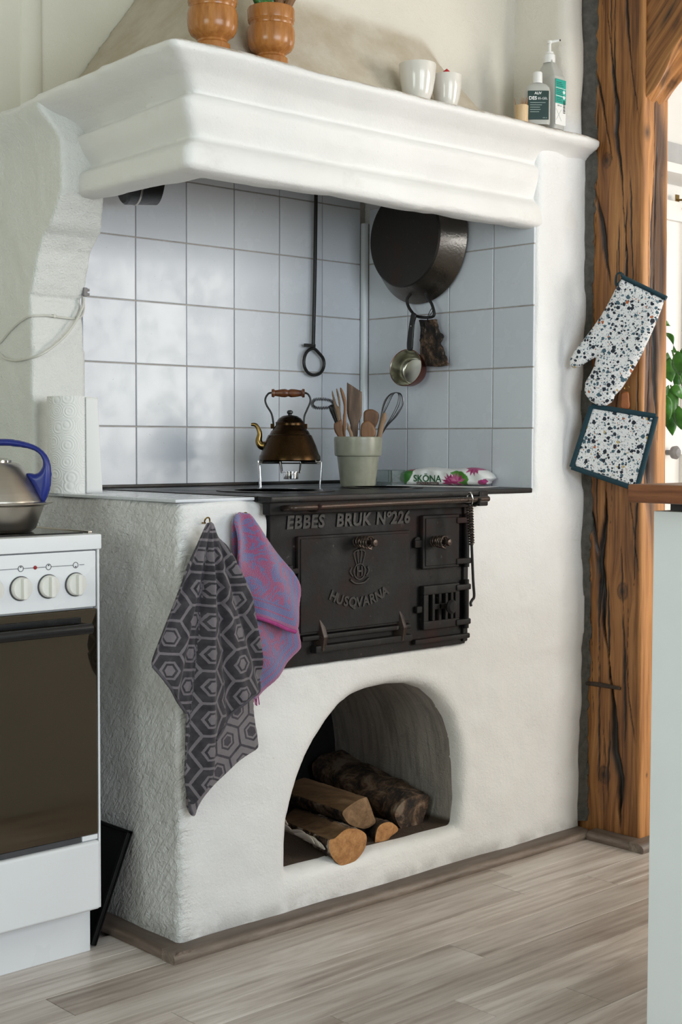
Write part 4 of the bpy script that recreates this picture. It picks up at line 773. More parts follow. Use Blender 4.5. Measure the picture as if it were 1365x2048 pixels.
ct = thing('copper_kettle', 'old dark copper kettle with brass spout and wooden grip', 'kettle', K+EZ*hs)
zb = K+EZ*(hs+0.0018)
mk('body', lathe([(0, 0), (0.072, 0), (0.0752, 0.003), (0.0745, 0.012), (0.0715, 0.016), (0.064, 0.038), (0.0535, 0.062), (0.0520, 0.0635), (0.0500, 0.064), (0.0455, 0.073), (0.0425, 0.0755), (0.0410, 0.078), (0.0365, 0.0845), (0.0345, 0.087), (0.0345, 0.092), (0, 0.092)], 64, zb), M['copper_old'], ct)
ld = mk('lid', lathe([(0.0348, 0.0920), (0.0352, 0.094), (0.0325, 0.0955), (0.028, 0.103), (0.018, 0.1095), (0.008, 0.1115), (0, 0.112)], 48, zb), M['copper_old'], ct)
mk('lid_knob', lathe([(0.005, 0.1105), (0.0045, 0.114), (0.0075, 0.1165), (0.0072, 0.121), (0.004, 0.1235), (0, 0.1238)], 24, zb), M['iron_black'], ld)
sp_ = lambda x, y: zb+ER*((x-655)*U)+EZ*((1175-y)*U)
mk('spout', tube([sp_(400, 960), sp_(330, 965), sp_(262, 960), sp_(225, 900), sp_(238, 800), sp_(215, 725), sp_(178, 678), sp_(120, 672)], [0.0115, 0.0115, 0.0105, 0.0085, 0.0062, 0.0052, 0.0048, 0.0038], 18, sub=6), M['brass'], ct)
mk('handle', tube([sp_(428, 720), sp_(425, 640), sp_(400, 520), sp_(335, 410), sp_(315, 330), sp_(345, 262), sp_(405, 235), sp_(640, 240), sp_(860, 235), sp_(925, 285), sp_(935, 360), sp_(890, 470), sp_(855, 560), sp_(848, 680)], 0.0024, 10, sub=6, flat=1.0), M['iron_black'], ct)
for x_ in (410, 870): mk('handle_lug', xf(box(-0.0048, 0.0048, -0.004, 0.004, -0.005, 0.007, 0.0015), sp_(x_+ (0 if x_ > 600 else 5), 700), ER, EF, EZ), M['copper_old'], ct)
gp = [(0, 0.0), (0.0095, 0.001), (0.0105, 0.006), (0.0075, 0.009), (0.0075, 0.012), (0.0098, 0.026), (0.0102, 0.034), (0.0085, 0.039), (0.0078, 0.041), (0.0085, 0.043), (0.0102, 0.048), (0.0095, 0.058), (0.0075, 0.070), (0.0075, 0.073), (0.0108, 0.076), (0.0102, 0.081), (0, 0.082)]
mk('wood_grip', lathe(gp, 28, sp_(398, 240), EF, EZ, ER), M['grip_wood'], ct)
# ================================================================== UTENSIL POT AND UTENSILS
P = A([0.82, 0.35, 0.911])
tag(mk('utensil_pot', lathe([(0, 0), (0.0425, 0), (0.0445, 0.004), (0.0530, 0.072), (0.0535, 0.076), (0.0585, 0.0775), (0.0600, 0.082), (0.0615, 0.118), (0.0605, 0.1245), (0.0575, 0.126), (0.0555, 0.122), (0.0500, 0.078), (0.0400, 0.008), (0, 0.008)], 64, P), M['pot_glaze'], None, loc=P), 'pale grey green glazed flowerpot holding kitchen utensils', 'pot')
def ut(px, off, T, mat, name, label, cat, r=None, tilt=0.0):
    fr_ = frame_of(P+EF*off, -EF); pts = [(600+x/5.69, 750+y/5.69) for x, y in px]
    vf = place(pillow(smooth_poly(outline(pts, fr_), 3), T, 0.0016 if T < 0.008 else 0.0018, r), fr_); return tag(mk(name, vf, M[mat], None, True, 180), label, cat, 'kitchen utensils in the pot')
ut([(536, 96), (560, 98), (688, 182), (708, 215), (706, 440), (690, 505), (668, 560), (660, 720), (655, 990), (590, 990), (585, 720), (572, 560), (540, 450), (534, 300)], -0.002, 0.008, 'utensil_dark', 'wooden_spatula', 'tall slanted wooden spatula, the tallest utensil in the pot', 'spatula')
ut([(362, 188), (376, 186), (420, 330), (445, 350), (412, 165), (428, 162), (462, 290), (470, 470), (505, 640), (590, 1000), (555, 1000), (460, 640), (425, 480), (385, 330)], -0.012, 0.008, 'utensil_pale', 'wooden_fork', 'pale wooden fork with thin tines at the left of the pot', 'fork')
ut([(455, 150), (478, 150), (515, 230), (532, 330), (530, 560), (525, 700), (590, 1000), (560, 1000), (500, 700), (488, 520), (500, 360), (470, 230)], -0.022, 0.009, 'utensil_red', 'wooden_spoon', 'narrow brown wooden paddle between the fork and the spatula', 'spoon')
ut([(722, 470), (735, 412), (790, 388), (850, 398), (900, 440), (895, 520), (850, 620), (790, 700), (770, 1000), (730, 1000), (735, 700), (725, 560)], 0.006, 0.010, 'utensil_red', 'wooden_spoon', 'large round wooden spoon behind the smaller reddish spoon', 'spoon')
ut([(690, 620), (702, 560), (745, 520), (790, 525), (840, 570), (866, 630), (862, 690), (820, 760), (770, 1000), (735, 1000), (720, 760), (690, 690)], -0.026, 0.011, 'utensil_red', 'wooden_spoon', 'small reddish wooden spoon at the front of the pot', 'spoon')
ut([(920, 500), (940, 440), (968, 424), (988, 450), (990, 500), (965, 570), (940, 680), (860, 1000), (820, 1000), (875, 690), (900, 590)], -0.014, 0.013, 'utensil_pale', 'charred_stirrer', 'wooden stick with a charred tip leaning right in the pot', 'utensil')
ut([(385, 560), (410, 540), (470, 510), (482, 520), (490, 640), (510, 720), (600, 1000), (565, 1000), (440, 720), (395, 640)], -0.022, 0.009, 'utensil_red', 'wooden_spoon', 'notched wooden spoon leaning over the left rim of the pot', 'spoon')
ut([(325, 365), (385, 350), (440, 500), (470, 620), (570, 1000), (535, 1000), (405, 620), (395, 540)], 0.010, 0.012, 'black_plastic', 'black_spreader', 'dark handle behind the wooden fork at the left', 'utensil')
ut([(535, 540), (548, 545), (585, 620), (610, 700), (640, 1000), (600, 1000), (570, 700), (540, 620)], -0.034, 0.006, 'utensil_pale', 'wooden_stick', 'thin pale wooden stick in front of the spatula', 'utensil')
fr_ = frame_of(P+EF*0.012, -EF); pw = lambda x, y, o=0.0: onp(P+EF*(0.012+o), EF, 600+x/5.69, 750+y/5.69)
wk = thing('wire_whisk', 'dark wire balloon whisk at the right of the pot', 'whisk', pw(830, 1000), 'kitchen utensils in the pot')
for k, (xl, xr_, o) in enumerate([(910, 985, 0.0), (935, 1010, 0.014), (960, 975, -0.016), (900, 1030, 0.006), (945, 990, -0.008)]):
    w0 = [0.0, 18, 40, 8, 60][k]
    mk('whisk_wire', tube([pw(880, 760), pw(905, 560, o*0.5), pw(950+w0, 330, o), pw(1020+w0*0.7, 225, o), pw(1100, 200, o*0.5), pw(1160-w0*0.6, 225, -o), pw(1185-w0*1.2, 320, -o), pw(1110-w0, 460, -o), pw(990-w0*0.3, 590, -o*0.5), pw(890, 760)], 0.0011, 6, sub=6), M['wire_dark'], wk)
mk('whisk_handle', tube([pw(895, 690), pw(860, 830), pw(830, 1000)], 0.006, 10), M['steel_satin'], wk)
fh = thing('milk_frother', 'small coiled wire whisk head sticking out left of the pot', 'whisk', pw(470, 1000), 'kitchen utensils in the pot')
cp_ = [pw(x, y, 0.01) for x, y in ((140, 330), (165, 285), (250, 275), (340, 290), (385, 320), (350, 365), (260, 375), (170, 370))]
ring = crom(cp_, 12, True); pts = []; NR = 480
for i in range(NR):
    t = i/NR*len(ring); a = ring[int(t) % len(ring)]; b_ = ring[(int(t)+1) % len(ring)]; c = a+(b_-a)*(t-int(t)); ph = i*2*math.pi/12; dd = ring[(int(t)+2) % len(ring)]-a; dd /= np.linalg.norm(dd)+1e-9; e1 = np.cross(dd, EF); pts.append(c+e1*0.0042*math.cos(ph)+EF*0.0042*math.sin(ph))
mk('spring_coil', tube(pts, 0.0008, 5, True), M['wire_dark'], fh); mk('inner_ring', tube(ring, 0.001, 6, True), M['wire_dark'], fh)
mk('shaft', tube([pw(380, 330, 0.01), pw(420, 440, 0.012), pw(470, 700, 0.012), pw(490, 1000, 0.01)], 0.0018, 8, sub=4), M['wire_dark'], fh)
# ================================================================== GLASS, SHEET AND WIPES ON THE IRON TOP
g0 = A([0.945, 0.36, 0.911]); sdl = 0.030
gl = [rotz(box(-sdl, sdl, -sdl, -sdl+0.006, 0.0, 0.040, 0.002), 0.15), rotz(box(-sdl, sdl, sdl-0.006, sdl, 0.0, 0.040, 0.002), 0.15), rotz(box(-sdl, -sdl+0.006, -sdl+0.006, sdl-0.006, 0.0, 0.040, 0.002), 0.15), rotz(box(sdl-0.006, sdl, -sdl+0.006, sdl-0.006, 0.0, 0.040, 0.002), 0.15), rotz(box(-sdl+0.006, sdl-0.006, -sdl+0.006, sdl-0.006, 0.0, 0.010, 0.001), 0.15)]
tag(mk('glass_dish', xf(J(*gl), g0), M['clear_glass'], None, loc=g0), 'small square clear glass dish between pot and packet', 'dish')
sh = A([on(2, 0.9125, 775, 969.5), on(2, 0.9125, 975, 975), on(2, 0.9125, 985, 970.5), on(2, 0.9125, 800, 966.5)]); sh = [(0.90, 0.33), (0.985, 0.085), (1.075, 0.10), (1.0, 0.40)]
tag(mk('paper_sheet', extrude(sh, 0.9112, 0.9120, (0, 0, 0), EX, EY, EZ), M['paper_white'], None, False), 'thin white sheet lying under the packet of wipes', 'paper')
N0 = A([1.022, 0.25, 0.9125]); fr = frame_of(N0, (-0.97, -0.24, 0))
np_px = [(803, 948), (812, 941), (838, 937), (868, 934), (905, 937), (935, 935), (960, 936), (978, 943), (989, 956), (982, 963), (978, 968.5), (960, 970), (900, 970), (850, 970), (812, 969.5), (805, 960), (794, 952)]
ol = outline(np_px, fr); v_, q_ = pillow(smooth_poly(ol, 3), 0.058, 0.0017, 0.011, None, lambda X, Y, d: 0.0035*np.sin(X*150+Y*60)*np.clip(-d/0.01, 0, 1)*0.5)
colr = np.tile(A([0.78, 0.78, 0.77, 1.0]), (len(v_), 1))
def zpt(pts): return outline([(740+x/5.25, 900+y/5.25) for x, y in pts], fr)
def paint(pts, c): colr[polydist(zpt(pts), v_[:, 0], v_[:, 1]) < 0] = (*c, 1)
paint([(365, 250), (380, 205), (450, 195), (512, 195), (505, 250), (480, 310), (430, 355), (370, 360), (362, 300)], (0.035, 0.16, 0.02)); paint([(400, 200), (500, 196), (510, 215), (420, 215)], (0.30, 0.05, 0.08)); paint([(302, 260), (330, 220), (375, 205), (370, 225), (330, 250)], (0.035, 0.16, 0.02))
def petal(cx, cy, L_, a, wd, c):
    d_ = (math.cos(a), -math.sin(a)); n__ = (-d_[1], d_[0]); paint([(cx, cy), (cx+d_[0]*L_*0.5+n__[0]*wd, cy+d_[1]*L_*0.5+n__[1]*wd), (cx+d_[0]*L_, cy+d_[1]*L_), (cx+d_[0]*L_*0.5-n__[0]*wd, cy+d_[1]*L_*0.5-n__[1]*wd)], c)
paint([(905, 235), (960, 215), (1030, 225), (1080, 270), (1098, 310), (1060, 370), (1010, 375), (960, 300)], (0.06, 0.22, 0.02))
for i, a in enumerate(np.linspace(-0.5, 3.6, 11)): petal(910, 345, 115-10*(i % 2), a, 17, [(0.36, 0.03, 0.14), (0.48, 0.08, 0.22), (0.28, 0.015, 0.10)][i % 3])
for i, a in enumerate(np.linspace(0.3, 3.3, 6)): petal(975, 330, 95, a, 16, [(0.50, 0.12, 0.26), (0.36, 0.03, 0.14)][i % 2])
for i, a in enumerate(np.linspace(-3.0, 0.2, 7)): petal(1140, 180, 95, a, 17, [(0.36, 0.03, 0.14), (0.45, 0.08, 0.22)][i % 2])
paint([(1180, 350), (1200, 318), (1270, 300), (1268, 330), (1235, 372), (1190, 375)], (0.36, 0.04, 0.17))
wp = thing('wipes_packet', 'white flowered packet of wipes lying against the tiled wall', 'packet', N0)
mk('film', place((v_, q_), fr), M['print_film'], wp, True, 180, attrs={'col': ('FLOAT_COLOR', colr)})
tz = lambda x, y, w_=0.0305: place(([[*zpt([(x, y)])[0], w_]], []), fr)[0][0]
sc = 1.309e-3/5.25/abs(np.dot(fr[1], ER))
mk('lettering', text('SK\u00d6NA', 64*sc*1.28, 0.0008, tz(665, 300), fr[1], EZ, bold=0.0003), M['ink_green'], wp, False)
mk('lettering', text('ST\u00c4DSERVETTER', 26*sc*1.15, 0.0008, tz(670, 348, 0.0302), fr[1], EZ, bold=0.0002), M['ink_brown'], wp, False)
mk('lettering', text('72 st/kpl', 22*sc, 0.0008, tz(700, 212, 0.0245), fr[1], EZ, 0.3), M['ink_black'], wp, False)
# ================================================================== HANGING THINGS IN THE NICHE
PC = A([1.085, 0.385, 1.560])
fpn = thing('frying_pan', 'big dark iron pan hanging bottom outwards on the right tiled wall', 'pan', PC)
pan_prof = [(0.164, 0.0), (0.168, 0.0), (0.168, 0.003), (0.128, 0.062), (0.124, 0.066), (0, 0.066)]
mk('pan_side', lathe([(0.160, 0.004), (0.168, 0.0), (0.169, 0.004), (0.1295, 0.061)], 72, PC-EX*0.004, EY, EZ, -EX), M['pan_side'], fpn)
mk('pan_base', lathe([(0.1295, 0.061), (0.1255, 0.0655), (0.118, 0.0665), (0, 0.0665)], 72, PC-EX*0.004, EY, EZ, -EX), M['pan_bottom'], fpn)
pz_ = lambda x, y, X=1.045: on(0, X, x, y)
mk('loop_handle', tube([pz_(824, 586), pz_(815, 598), pz_(817, 612), pz_(826, 626), pz_(836, 633), pz_(852, 635), pz_(866, 633), pz_(869, 626), pz_(864, 608), pz_(856, 596), pz_(852, 586)], 0.0040, 10, sub=5), M['iron_black'], fpn)
mk('hanger', tube([PC+A([-0.004, 0, 0.163]), PC+A([-0.010, 0, 0.185]), PC+A([-0.004, 0, 0.20])], 0.004, 8, sub=3), M['iron_black'], fpn)
SP = on(0, 1.022, 812, 735)
spn = thing('small_saucepan', 'little tin lined copper saucepan hanging by its black handle', 'saucepan', SP)
AX = A([0.96, 0.20, -0.18]); AX /= np.linalg.norm(AX); a1 = np.cross(AX, EZ); a1 /= np.linalg.norm(a1); a2 = np.cross(a1, AX)
mk('inside', lathe([(0.0485, 0.0), (0.0475, 0.001), (0.042, 0.030), (0.036, 0.042), (0.031, 0.0455), (0.0, 0.046)], 56, SP, a1, a2, AX, cap=False), M['tin_lining'], spn)
mk('outside', lathe([(0.0485, 0.0), (0.0498, -0.0005), (0.0502, 0.001), (0.0445, 0.031), (0.038, 0.0445), (0.032, 0.0482), (0.0, 0.0485)], 56, SP, a1, a2, AX, cap=False), M['copper_dark'], spn)
sh_ = lambda x, y, X=1.027: on(0, X, x, y)
fr = frame_of(on(0, 1.030, 825, 660), -EX)
mk('handle', place(pillow(smooth_poly(outline([(824, 627), (831, 626), (833, 633), (829, 650), (827, 680), (825, 700), (816, 700), (815, 685), (818, 660), (821, 640)], fr), 3), 0.007, 0.0014), fr), M['iron_black'], spn, True, 180)
mk('rivet', lathe([(0, 0), (0.002, 0), (0, 0.0015)], 10, on(0, 1.0265, 822, 652), EY, EZ, -EX), M['steel_bright'], spn)
fr = frame_of(on(0, 1.062, 865, 685), -EX)
bk_px = [(839, 639), (852, 640), (873, 638), (876, 655), (881, 664), (887, 672), (885, 679), (882, 686), (888, 700), (893, 714), (898, 731), (880, 734), (862, 733), (848, 732), (844, 715), (841, 700), (843, 690), (841, 678), (843, 660)]
bp = thing('birch_bark', 'ragged piece of birch bark hanging from the pan handle', 'bark', on(0, 1.062, 868, 733))
v_, q_ = pillow(outline(bk_px, fr), 0.012, 0.0016, 0.004, None, lambda X, Y, d: 0.006*vnoise(X*120, Y*150, X*0, 51)); mk('bark', place((v_, q_), fr), M['bark_dark'], bp, True, 180)
mk('wire_loop', tube([on(0, 1.058, 855, 641), on(0, 1.050, 858, 628), on(0, 1.046, 864, 617), on(0, 1.040, 866, 622), on(0, 1.040, 858, 634), on(0, 1.054, 856, 642)], 0.0009, 6, sub=4), M['iron_black'], bp)
# damper rod on the back wall
rd = lambda x, y, Y=0.592: on(1, Y, x, y)
dm = thing('damper_rod', 'long black iron damper rod with ring hanging on the tiled back wall', 'rod', rd(627, 752))
mk('rod', tube([on(1, 0.592, 633, 330), rd(632, 420), rd(630, 560), rd(627, 690)], 0.0050, 10, sub=3), M['iron_black'], dm)
mk('cross_bar', xf(box(-0.020, 0.018, -0.003, 0.003, -0.0045, 0.0045, 0.001), rd(620.5, 691)), M['iron_black'], dm)
mk('ring', tube([rd(x, y) for x, y in ((627, 697), (615, 703), (609, 716), (609, 732), (616, 745), (628, 750), (641, 746), (648, 733), (647, 718), (638, 706))], 0.0044, 10, True, sub=5), M['iron_black'], dm)
# black pan half hidden under the hood
BC = A([0.185, 0.46, 1.66]); ax_ = A([0.93, -0.36, 0.05]); ax_ /= np.linalg.norm(ax_); b1 = np.cross(ax_, EZ); b1 /= np.linalg.norm(b1); b2 = np.cross(b1, ax_)
bpn = thing('black_saucepan', 'black pan half hidden under the left end of the hood', 'pan', BC)
mk('pan_body', lathe([(0, 0.0), (0.096, 0.0), (0.100, 0.004), (0.100, 0.075), (0.096, 0.075), (0.096, 0.006), (0, 0.006)], 64, BC, b1, b2, ax_), M['iron_black'], bpn)
mk('rim_band', lathe([(0.1004, 0.024), (0.1018, 0.025), (0.1018, 0.028), (0.1004, 0.029)], 64, BC, b1, b2, ax_, cap=False), M['steel_satin'], bpn)
# cable and connector on the corbel
cf = lambda x, y: on(1, 0.543, x, y) if x > 61 else on(0, -0.004, x, y)
cb = thing('power_cable', 'thin white cable with grey connector clipped to the corbel', 'cable', cf(30, 720))
mk('cord', tube([cf(-40, 690), cf(-8, 700), cf(8, 716), cf(30, 721), cf(50, 718), on(1, 0.538, 75, 712), on(1, 0.530, 100, 698), on(1, 0.528, 130, 672), on(1, 0.532, 152, 642), on(1, 0.538, 166, 612), on(1, 0.540, 168, 595)], 0.0029, 8, sub=5), M['cable_white'], cb)
mk('cord', tube([cf(-40, 712), cf(-5, 690), cf(15, 668), cf(32, 650), cf(52, 636), on(1, 0.545, 66, 632), on(1, 0.541, 95, 631), on(1, 0.541, 125, 635), on(1, 0.541, 152, 637), on(1, 0.541, 164, 631), on(1, 0.543, 168, 615), on(1, 0.543, 167, 598)], 0.0026, 8, sub=5), M['cable_white'], cb)
mk('connector', J(xf(box(-0.004, 0.006, -0.005, 0.004, -0.010, 0.010, 0.0015), on(1, 0.541, 169, 584)), xf(box(0.004, 0.012, -0.004, 0.003, 0.002, 0.008, 0.001), on(1, 0.541, 169, 584)), xf(box(0.004, 0.012, -0.004, 0.003, -0.008, -0.002, 0.001), on(1, 0.541, 169, 584))), M['connector_grey'], cb)
mk('cable_clip', xf(box(-0.003, 0.003, -0.006, 0.003, -0.004, 0.004, 0.001), on(1, 0.543, 107, 632)), M['cable_white'], cb)
def leaf(base, tip, wd, curl=0.01, n=8, side=None):
    base, tip = A(base, float), A(tip, float); d = tip-base; sd = np.cross(d, A([0.3, 0.5, 1.0])) if side is None else A(side, float); sd = sd/np.linalg.norm(sd); up = np.cross(sd, d); up /= np.linalg.norm(up); vs, fs_ = [], []
    for i in range(n+1):
        t = i/n; w_ = wd*math.sin(math.pi*min(1, t**0.75*0.98+0.02)); c = base+d*t+up*curl*math.sin(math.pi*t)
        vs += [c-sd*w_+up*w_*0.25, c-sd*w_*0.5+up*w_*0.08, c, c+sd*w_*0.5+up*w_*0.08, c+sd*w_+up*w_*0.25]
    for i in range(n):
        for k in range(4): fs_.append((i*5+k, i*5+k+1, (i+1)*5+k+1, (i+1)*5+k))
    return vs, fs_
# ================================================================== TOWELS
def cloth(px, Y, T, h, fold, pat, edge=None):
    fr_ = frame_of((0.0, Y, 0.9), -EY); ol_ = outline(px, fr_); v_, q_ = pillow(smooth_poly(ol_, 3), T, h, T*0.6)
    P_ = pat(v_[:, 0], v_[:, 1]); w_ = fold(v_[:, 0], v_[:, 1]); v2 = v_.copy(); v2[:, 2] += w_; att = {'pat': ('FLOAT_VECTOR', P_)}
    if edge is not None:
        pl = A(outline(edge, fr_)); d = np.full(len(v_), 1e9)
        for i in range(len(pl)-1):
            a, e = pl[i], pl[i+1]-pl[i]; t = np.clip(((v_[:, :2]-a)@e)/(e@e), 0, 1); d = np.minimum(d, np.linalg.norm(v_[:, :2]-a-t[:, None]*e, axis=1))
        att['edge'] = ('FLOAT', d/0.055)
    return place((v2, q_), fr_), att
hk = on(1, -0.02, 410, 1047); hku, hkv = hk[0], hk[2]-0.9
def th(u, v): return np.arctan2(u-hku, hkv-v+0.02), np.hypot(u-hku, hkv-v)
def hfold(u, v):
    t, r = th(u, v); amp = np.clip(r/0.12, 0.1, 1.0)
    w_ = 0.0085*np.cos((t+0.03)*24)*amp+0.008*np.exp(-((t+0.02)/0.07)**2)*amp-0.007*np.exp(-((t+0.125)/0.030)**2)*amp+0.004*np.cos(t*55+2)*amp*np.clip(r/0.3, 0, 1)
    return w_+0.010
def hpat(u, v):
    t, r = th(u, v); left = t < -0.115; a = np.where(left, 0.10, np.where(t > 0.10, -0.06, 0.03)); uu = (u-hku)*np.cos(a)-(v-hkv)*np.sin(a)+np.where(left, 0.021, 0); vv = (u-hku)*np.sin(a)+(v-hkv)*np.cos(a); return np.stack([vv, uu, 0*u], 1)
htw = thing('hexagon_towel', 'dark grey kitchen towel with hexagon pattern on a hook at the hearth corner', 'towel', on(1, -0.03, 410, 1340))
front_px = [(405, 1050), (412, 1044), (420, 1046), (433, 1075), (452, 1096), (470, 1118), (487, 1168), (500, 1218), (512, 1275), (521, 1325), (521, 1362), (512, 1382), (496, 1390), (478, 1402), (458, 1430), (440, 1455), (418, 1478), (416, 1510), (409, 1545), (394, 1578), (380, 1606), (373, 1600), (369, 1555), (371, 1500), (372, 1450), (371, 1426), (352, 1402), (330, 1376), (316, 1352), (305, 1332), (305, 1312), (318, 1268), (333, 1228), (350, 1175), (366, 1128), (386, 1088)]
vf, at = cloth(front_px, -0.030, 0.0065, 0.0023, hfold, hpat); mk('front_fold', vf, M['hex_cloth'], htw, True, 180, attrs=at)
back_px = [(455, 1372), (500, 1372), (507, 1400), (512, 1440), (515, 1485), (512, 1497), (498, 1507), (478, 1522), (455, 1545), (432, 1568), (412, 1592), (398, 1614), (391, 1632), (384, 1631), (376, 1615), (373, 1590), (385, 1530), (405, 1470), (430, 1420)]
def bfold(u, v): return 0.004*np.sin((u-v)*38)
def bpat(u, v): c, s = math.cos(0.35), math.sin(0.35); return np.stack([(u*s+v*c), (u*c-v*s)+0.01, 0*u], 1)
vf, at = cloth(back_px, -0.016, 0.0065, 0.0023, bfold, bpat); mk('back_fold', vf, M['hex_cloth_reverse'], htw, True, 180, attrs=at)
def hem(px, Y, mat, par, r=0.0032, fold=hfold):
    pts = []
    for x, y in px:
        p = on(1, Y, x, y); pts.append(p+A([0, -float(fold(A(p[0]), A(p[2]-0.9)))-0.002, 0]))
    mk('hem', tube(pts, r, 8, sub=4), M[mat], par)
hem([(306, 1332), (318, 1354), (332, 1377), (353, 1402), (370, 1425)], -0.030, 'hex_hem', htw)
hem([(520, 1364), (512, 1382), (496, 1391), (478, 1403), (458, 1431), (440, 1456), (420, 1477)], -0.030, 'hex_hem', htw)
hem([(415, 1515), (408, 1546), (393, 1579), (380, 1606), (386, 1629)], -0.026, 'hex_hem', htw, 0.0032, bfold)
mk('care_label', place(pillow(outline([(470, 1396), (482, 1392), (488, 1402), (478, 1408)], frame_of((0, -0.036, 0.9), -EY)), 0.004, 0.0014), frame_of((0, -0.036, 0.9), -EY)), M['paper_white'], htw, True, 180)
hkm = lambda P: J(tube([P+A([0, 0.01, 0]), P+A([0, -0.006, 0])], 0.0018, 8), tube([P+A([0, -0.006, 0]), P+A([-0.004, -0.009, 0.004]), P+A([-0.003, -0.013, 0.010]), P+A([0.003, -0.014, 0.011]), P+A([0.006, -0.013, 0.005]), P+A([0.005, -0.013, -0.002])], 0.0016, 8, sub=5))
tag(mk('wall_hook', hkm(on(1, 0.0, 407, 1046)), M['brass'], None), 'small brass screw hook at the top of the hexagon towel', 'hook')
tag(mk('wall_hook', hkm(on(1, 0.0, 482, 1036)), M['brass'], None), 'small brass screw hook hidden in the fold of the purple towel', 'hook')
hk2 = on(1, -0.02, 481, 1026); u2, v2_ = hk2[0], hk2[2]-0.9
def pfold(u, v): t = np.arctan2(u-u2, v2_-v+0.03); r = np.hypot(u-u2, v2_-v); return 0.010*np.cos((t-0.42)*9)*np.clip(r/0.08, 0, 1)+0.007*np.clip(r/0.05, 0, 1)+0.003*np.sin(u*90+v*40)
def ppat(u, v): return np.stack([u, v, 0*u], 1)
ptw = thing('purple_towel', 'pink and violet patterned terry towel beside the iron stove', 'towel', on(1, -0.02, 530, 1210))
vf, at = cloth([(465, 1060), (467, 1040), (475, 1027), (488, 1025), (499, 1030), (515, 1055), (540, 1085), (562, 1112), (585, 1140), (598, 1163), (601, 1182), (596, 1210), (588, 1240), (580, 1262), (565, 1258), (545, 1247), (522, 1238), (500, 1232), (485, 1180), (470, 1120)], -0.022, 0.009, 0.0026, pfold, ppat, [(495, 1230), (522, 1238), (545, 1247), (580, 1262), (601, 1182), (598, 1163)]); mk('front_fold', vf, M['terry_cloth'], ptw, True, 180, attrs=at)
vf, at = cloth([(490, 1215), (540, 1235), (588, 1225), (594, 1255), (599, 1285), (598, 1298), (580, 1322), (560, 1348), (535, 1376), (514, 1398), (506, 1396), (500, 1380), (498, 1300)], -0.012, 0.009, 0.0026, lambda u, v: 0.004*np.sin(u*60+v*35), lambda u, v: np.stack([u+0.3, v, 0*u], 1), [(588, 1225), (599, 1285), (598, 1298), (560, 1348), (514, 1398)]); mk('back_fold', vf, M['terry_cloth'], ptw, True, 180, attrs=at)
vf, at = cloth([(464, 1080), (466, 1042), (474, 1027), (484, 1026), (482, 1060), (474, 1110), (470, 1125)], -0.012, 0.010, 0.0026, lambda u, v: 0*u, ppat, [(300, 1500), (310, 1500)]); mk('left_fold', vf, M['terry_cloth'], ptw, True, 180, attrs=at)
hem([(502, 1232), (522, 1238), (545, 1247), (565, 1257), (579, 1262)], -0.024, 'pink_hem', ptw, 0.0042, lambda u, v: pfold(u, v)+0.9*0)
for k in range(5): 
    x_ = 506+k*2.6; mk('fringe', tube([on(1, -0.012, x_, 1388), on(1, -0.013, x_+random.uniform(-2, 2), 1398), on(1, -0.012, x_+random.uniform(-4, 4), 1407+random.uniform(-3, 6))], 0.0012, 5, sub=3), M['pink_hem'], ptw)
# ================================================================== FIREWOOD
def log(name, label, zp, Y0, back_px, Y1, bark, splits, sc=1.0):
    P0_ = [on(1, Y0, 560+x/4.266, 1480+y/4.266) for x, y in zp]; C0 = np.mean(P0_, 0); C1 = on(1, Y1, *back_px); d = C1-C0
    ring = crom(P0_, 5, True); n = len(ring); NS = 48; vs, fs_, mi = [], [], []
    for s in range(NS):
        t = s/(NS-1)
        for k, p in enumerate(ring):
            q0 = p-C0; nz_ = float(vnoise(A(k*0.23+5), A(s*0.25), A(len(name)*1.0+Y0*90), 61))*0.18+float(vnoise(A(k*0.8), A(s*0.9), A(Y0*55), 62))*0.12
            seg_ = k//5; q1 = q0*(1+(nz_ if seg_ not in splits else nz_*0.25)*(min(1, s/1.5))); vs.append(C0+d*t+q1*sc)
    for s in range(NS-1):
        for k in range(n): k2 = (k+1) % n; fs_.append((s*n+k, s*n+k2, (s+1)*n+k2, (s+1)*n+k)); mi.append(1 if (k//5) in splits else 0)
    fs_.append(tuple((NS-1)*n+k for k in range(n))); mi.append(0)
    zmin = min(v[2] for v in vs); t_ = thing(name, label, 'log', (C0[0], C0[1], zmin), 'firewood in the arch')
    # consistent outward normals
    bm = bmesh.new(); bv = [bm.verts.new(tuple(v)) for v in vs]; 
    for f, m__ in zip(fs_, mi): ff = bm.faces.new([bv[i] for i in f]); ff.material_index = m__
    bmesh.ops.recalc_face_normals(bm, faces=bm.faces[:]); bm.verts.index_update(); vv = [tuple(v.co) for v in bm.verts]; ff = [tuple(v.index for v in f.verts) for f in bm.faces]; mm = [f.material_index for f in bm.faces]; bm.free()
    o = mk('bark_side', (vv, ff), M[bark], t_, True, 60); o.data.materials.append(M['log_split']); o.data.polygons.foreach_set('material_index', mm)
    cv = [tuple(p) for p in ring]+[tuple(C0+(p-C0)*0.55-d/np.linalg.norm(d)*0.0035) for p in ring]+[tuple(C0-d/np.linalg.norm(d)*0.003)]
    cf_ = [(k, n+k, n+(k+1) % n, (k+1) % n) for k in range(n)]+[(n+k, 2*n, n+(k+1) % n) for k in range(n)]
    mk('cut_end', (cv, cf_), M['log_cut'] if bark != 'bark_dark' or 'small' in label else (M['bark_dark'] if 'big' in label else M['log_split']), t_, True, 60)
log('firewood_log', 'birch log with curling white bark at the front of the arch', [(425, 855), (470, 838), (545, 775), (600, 755), (680, 765), (738, 812), (735, 900), (690, 985), (620, 1050), (540, 1075), (480, 1040), (440, 985), (420, 920)], 0.002, (590, 1648), 0.34, 'bark_birch', (0, 1, 2))
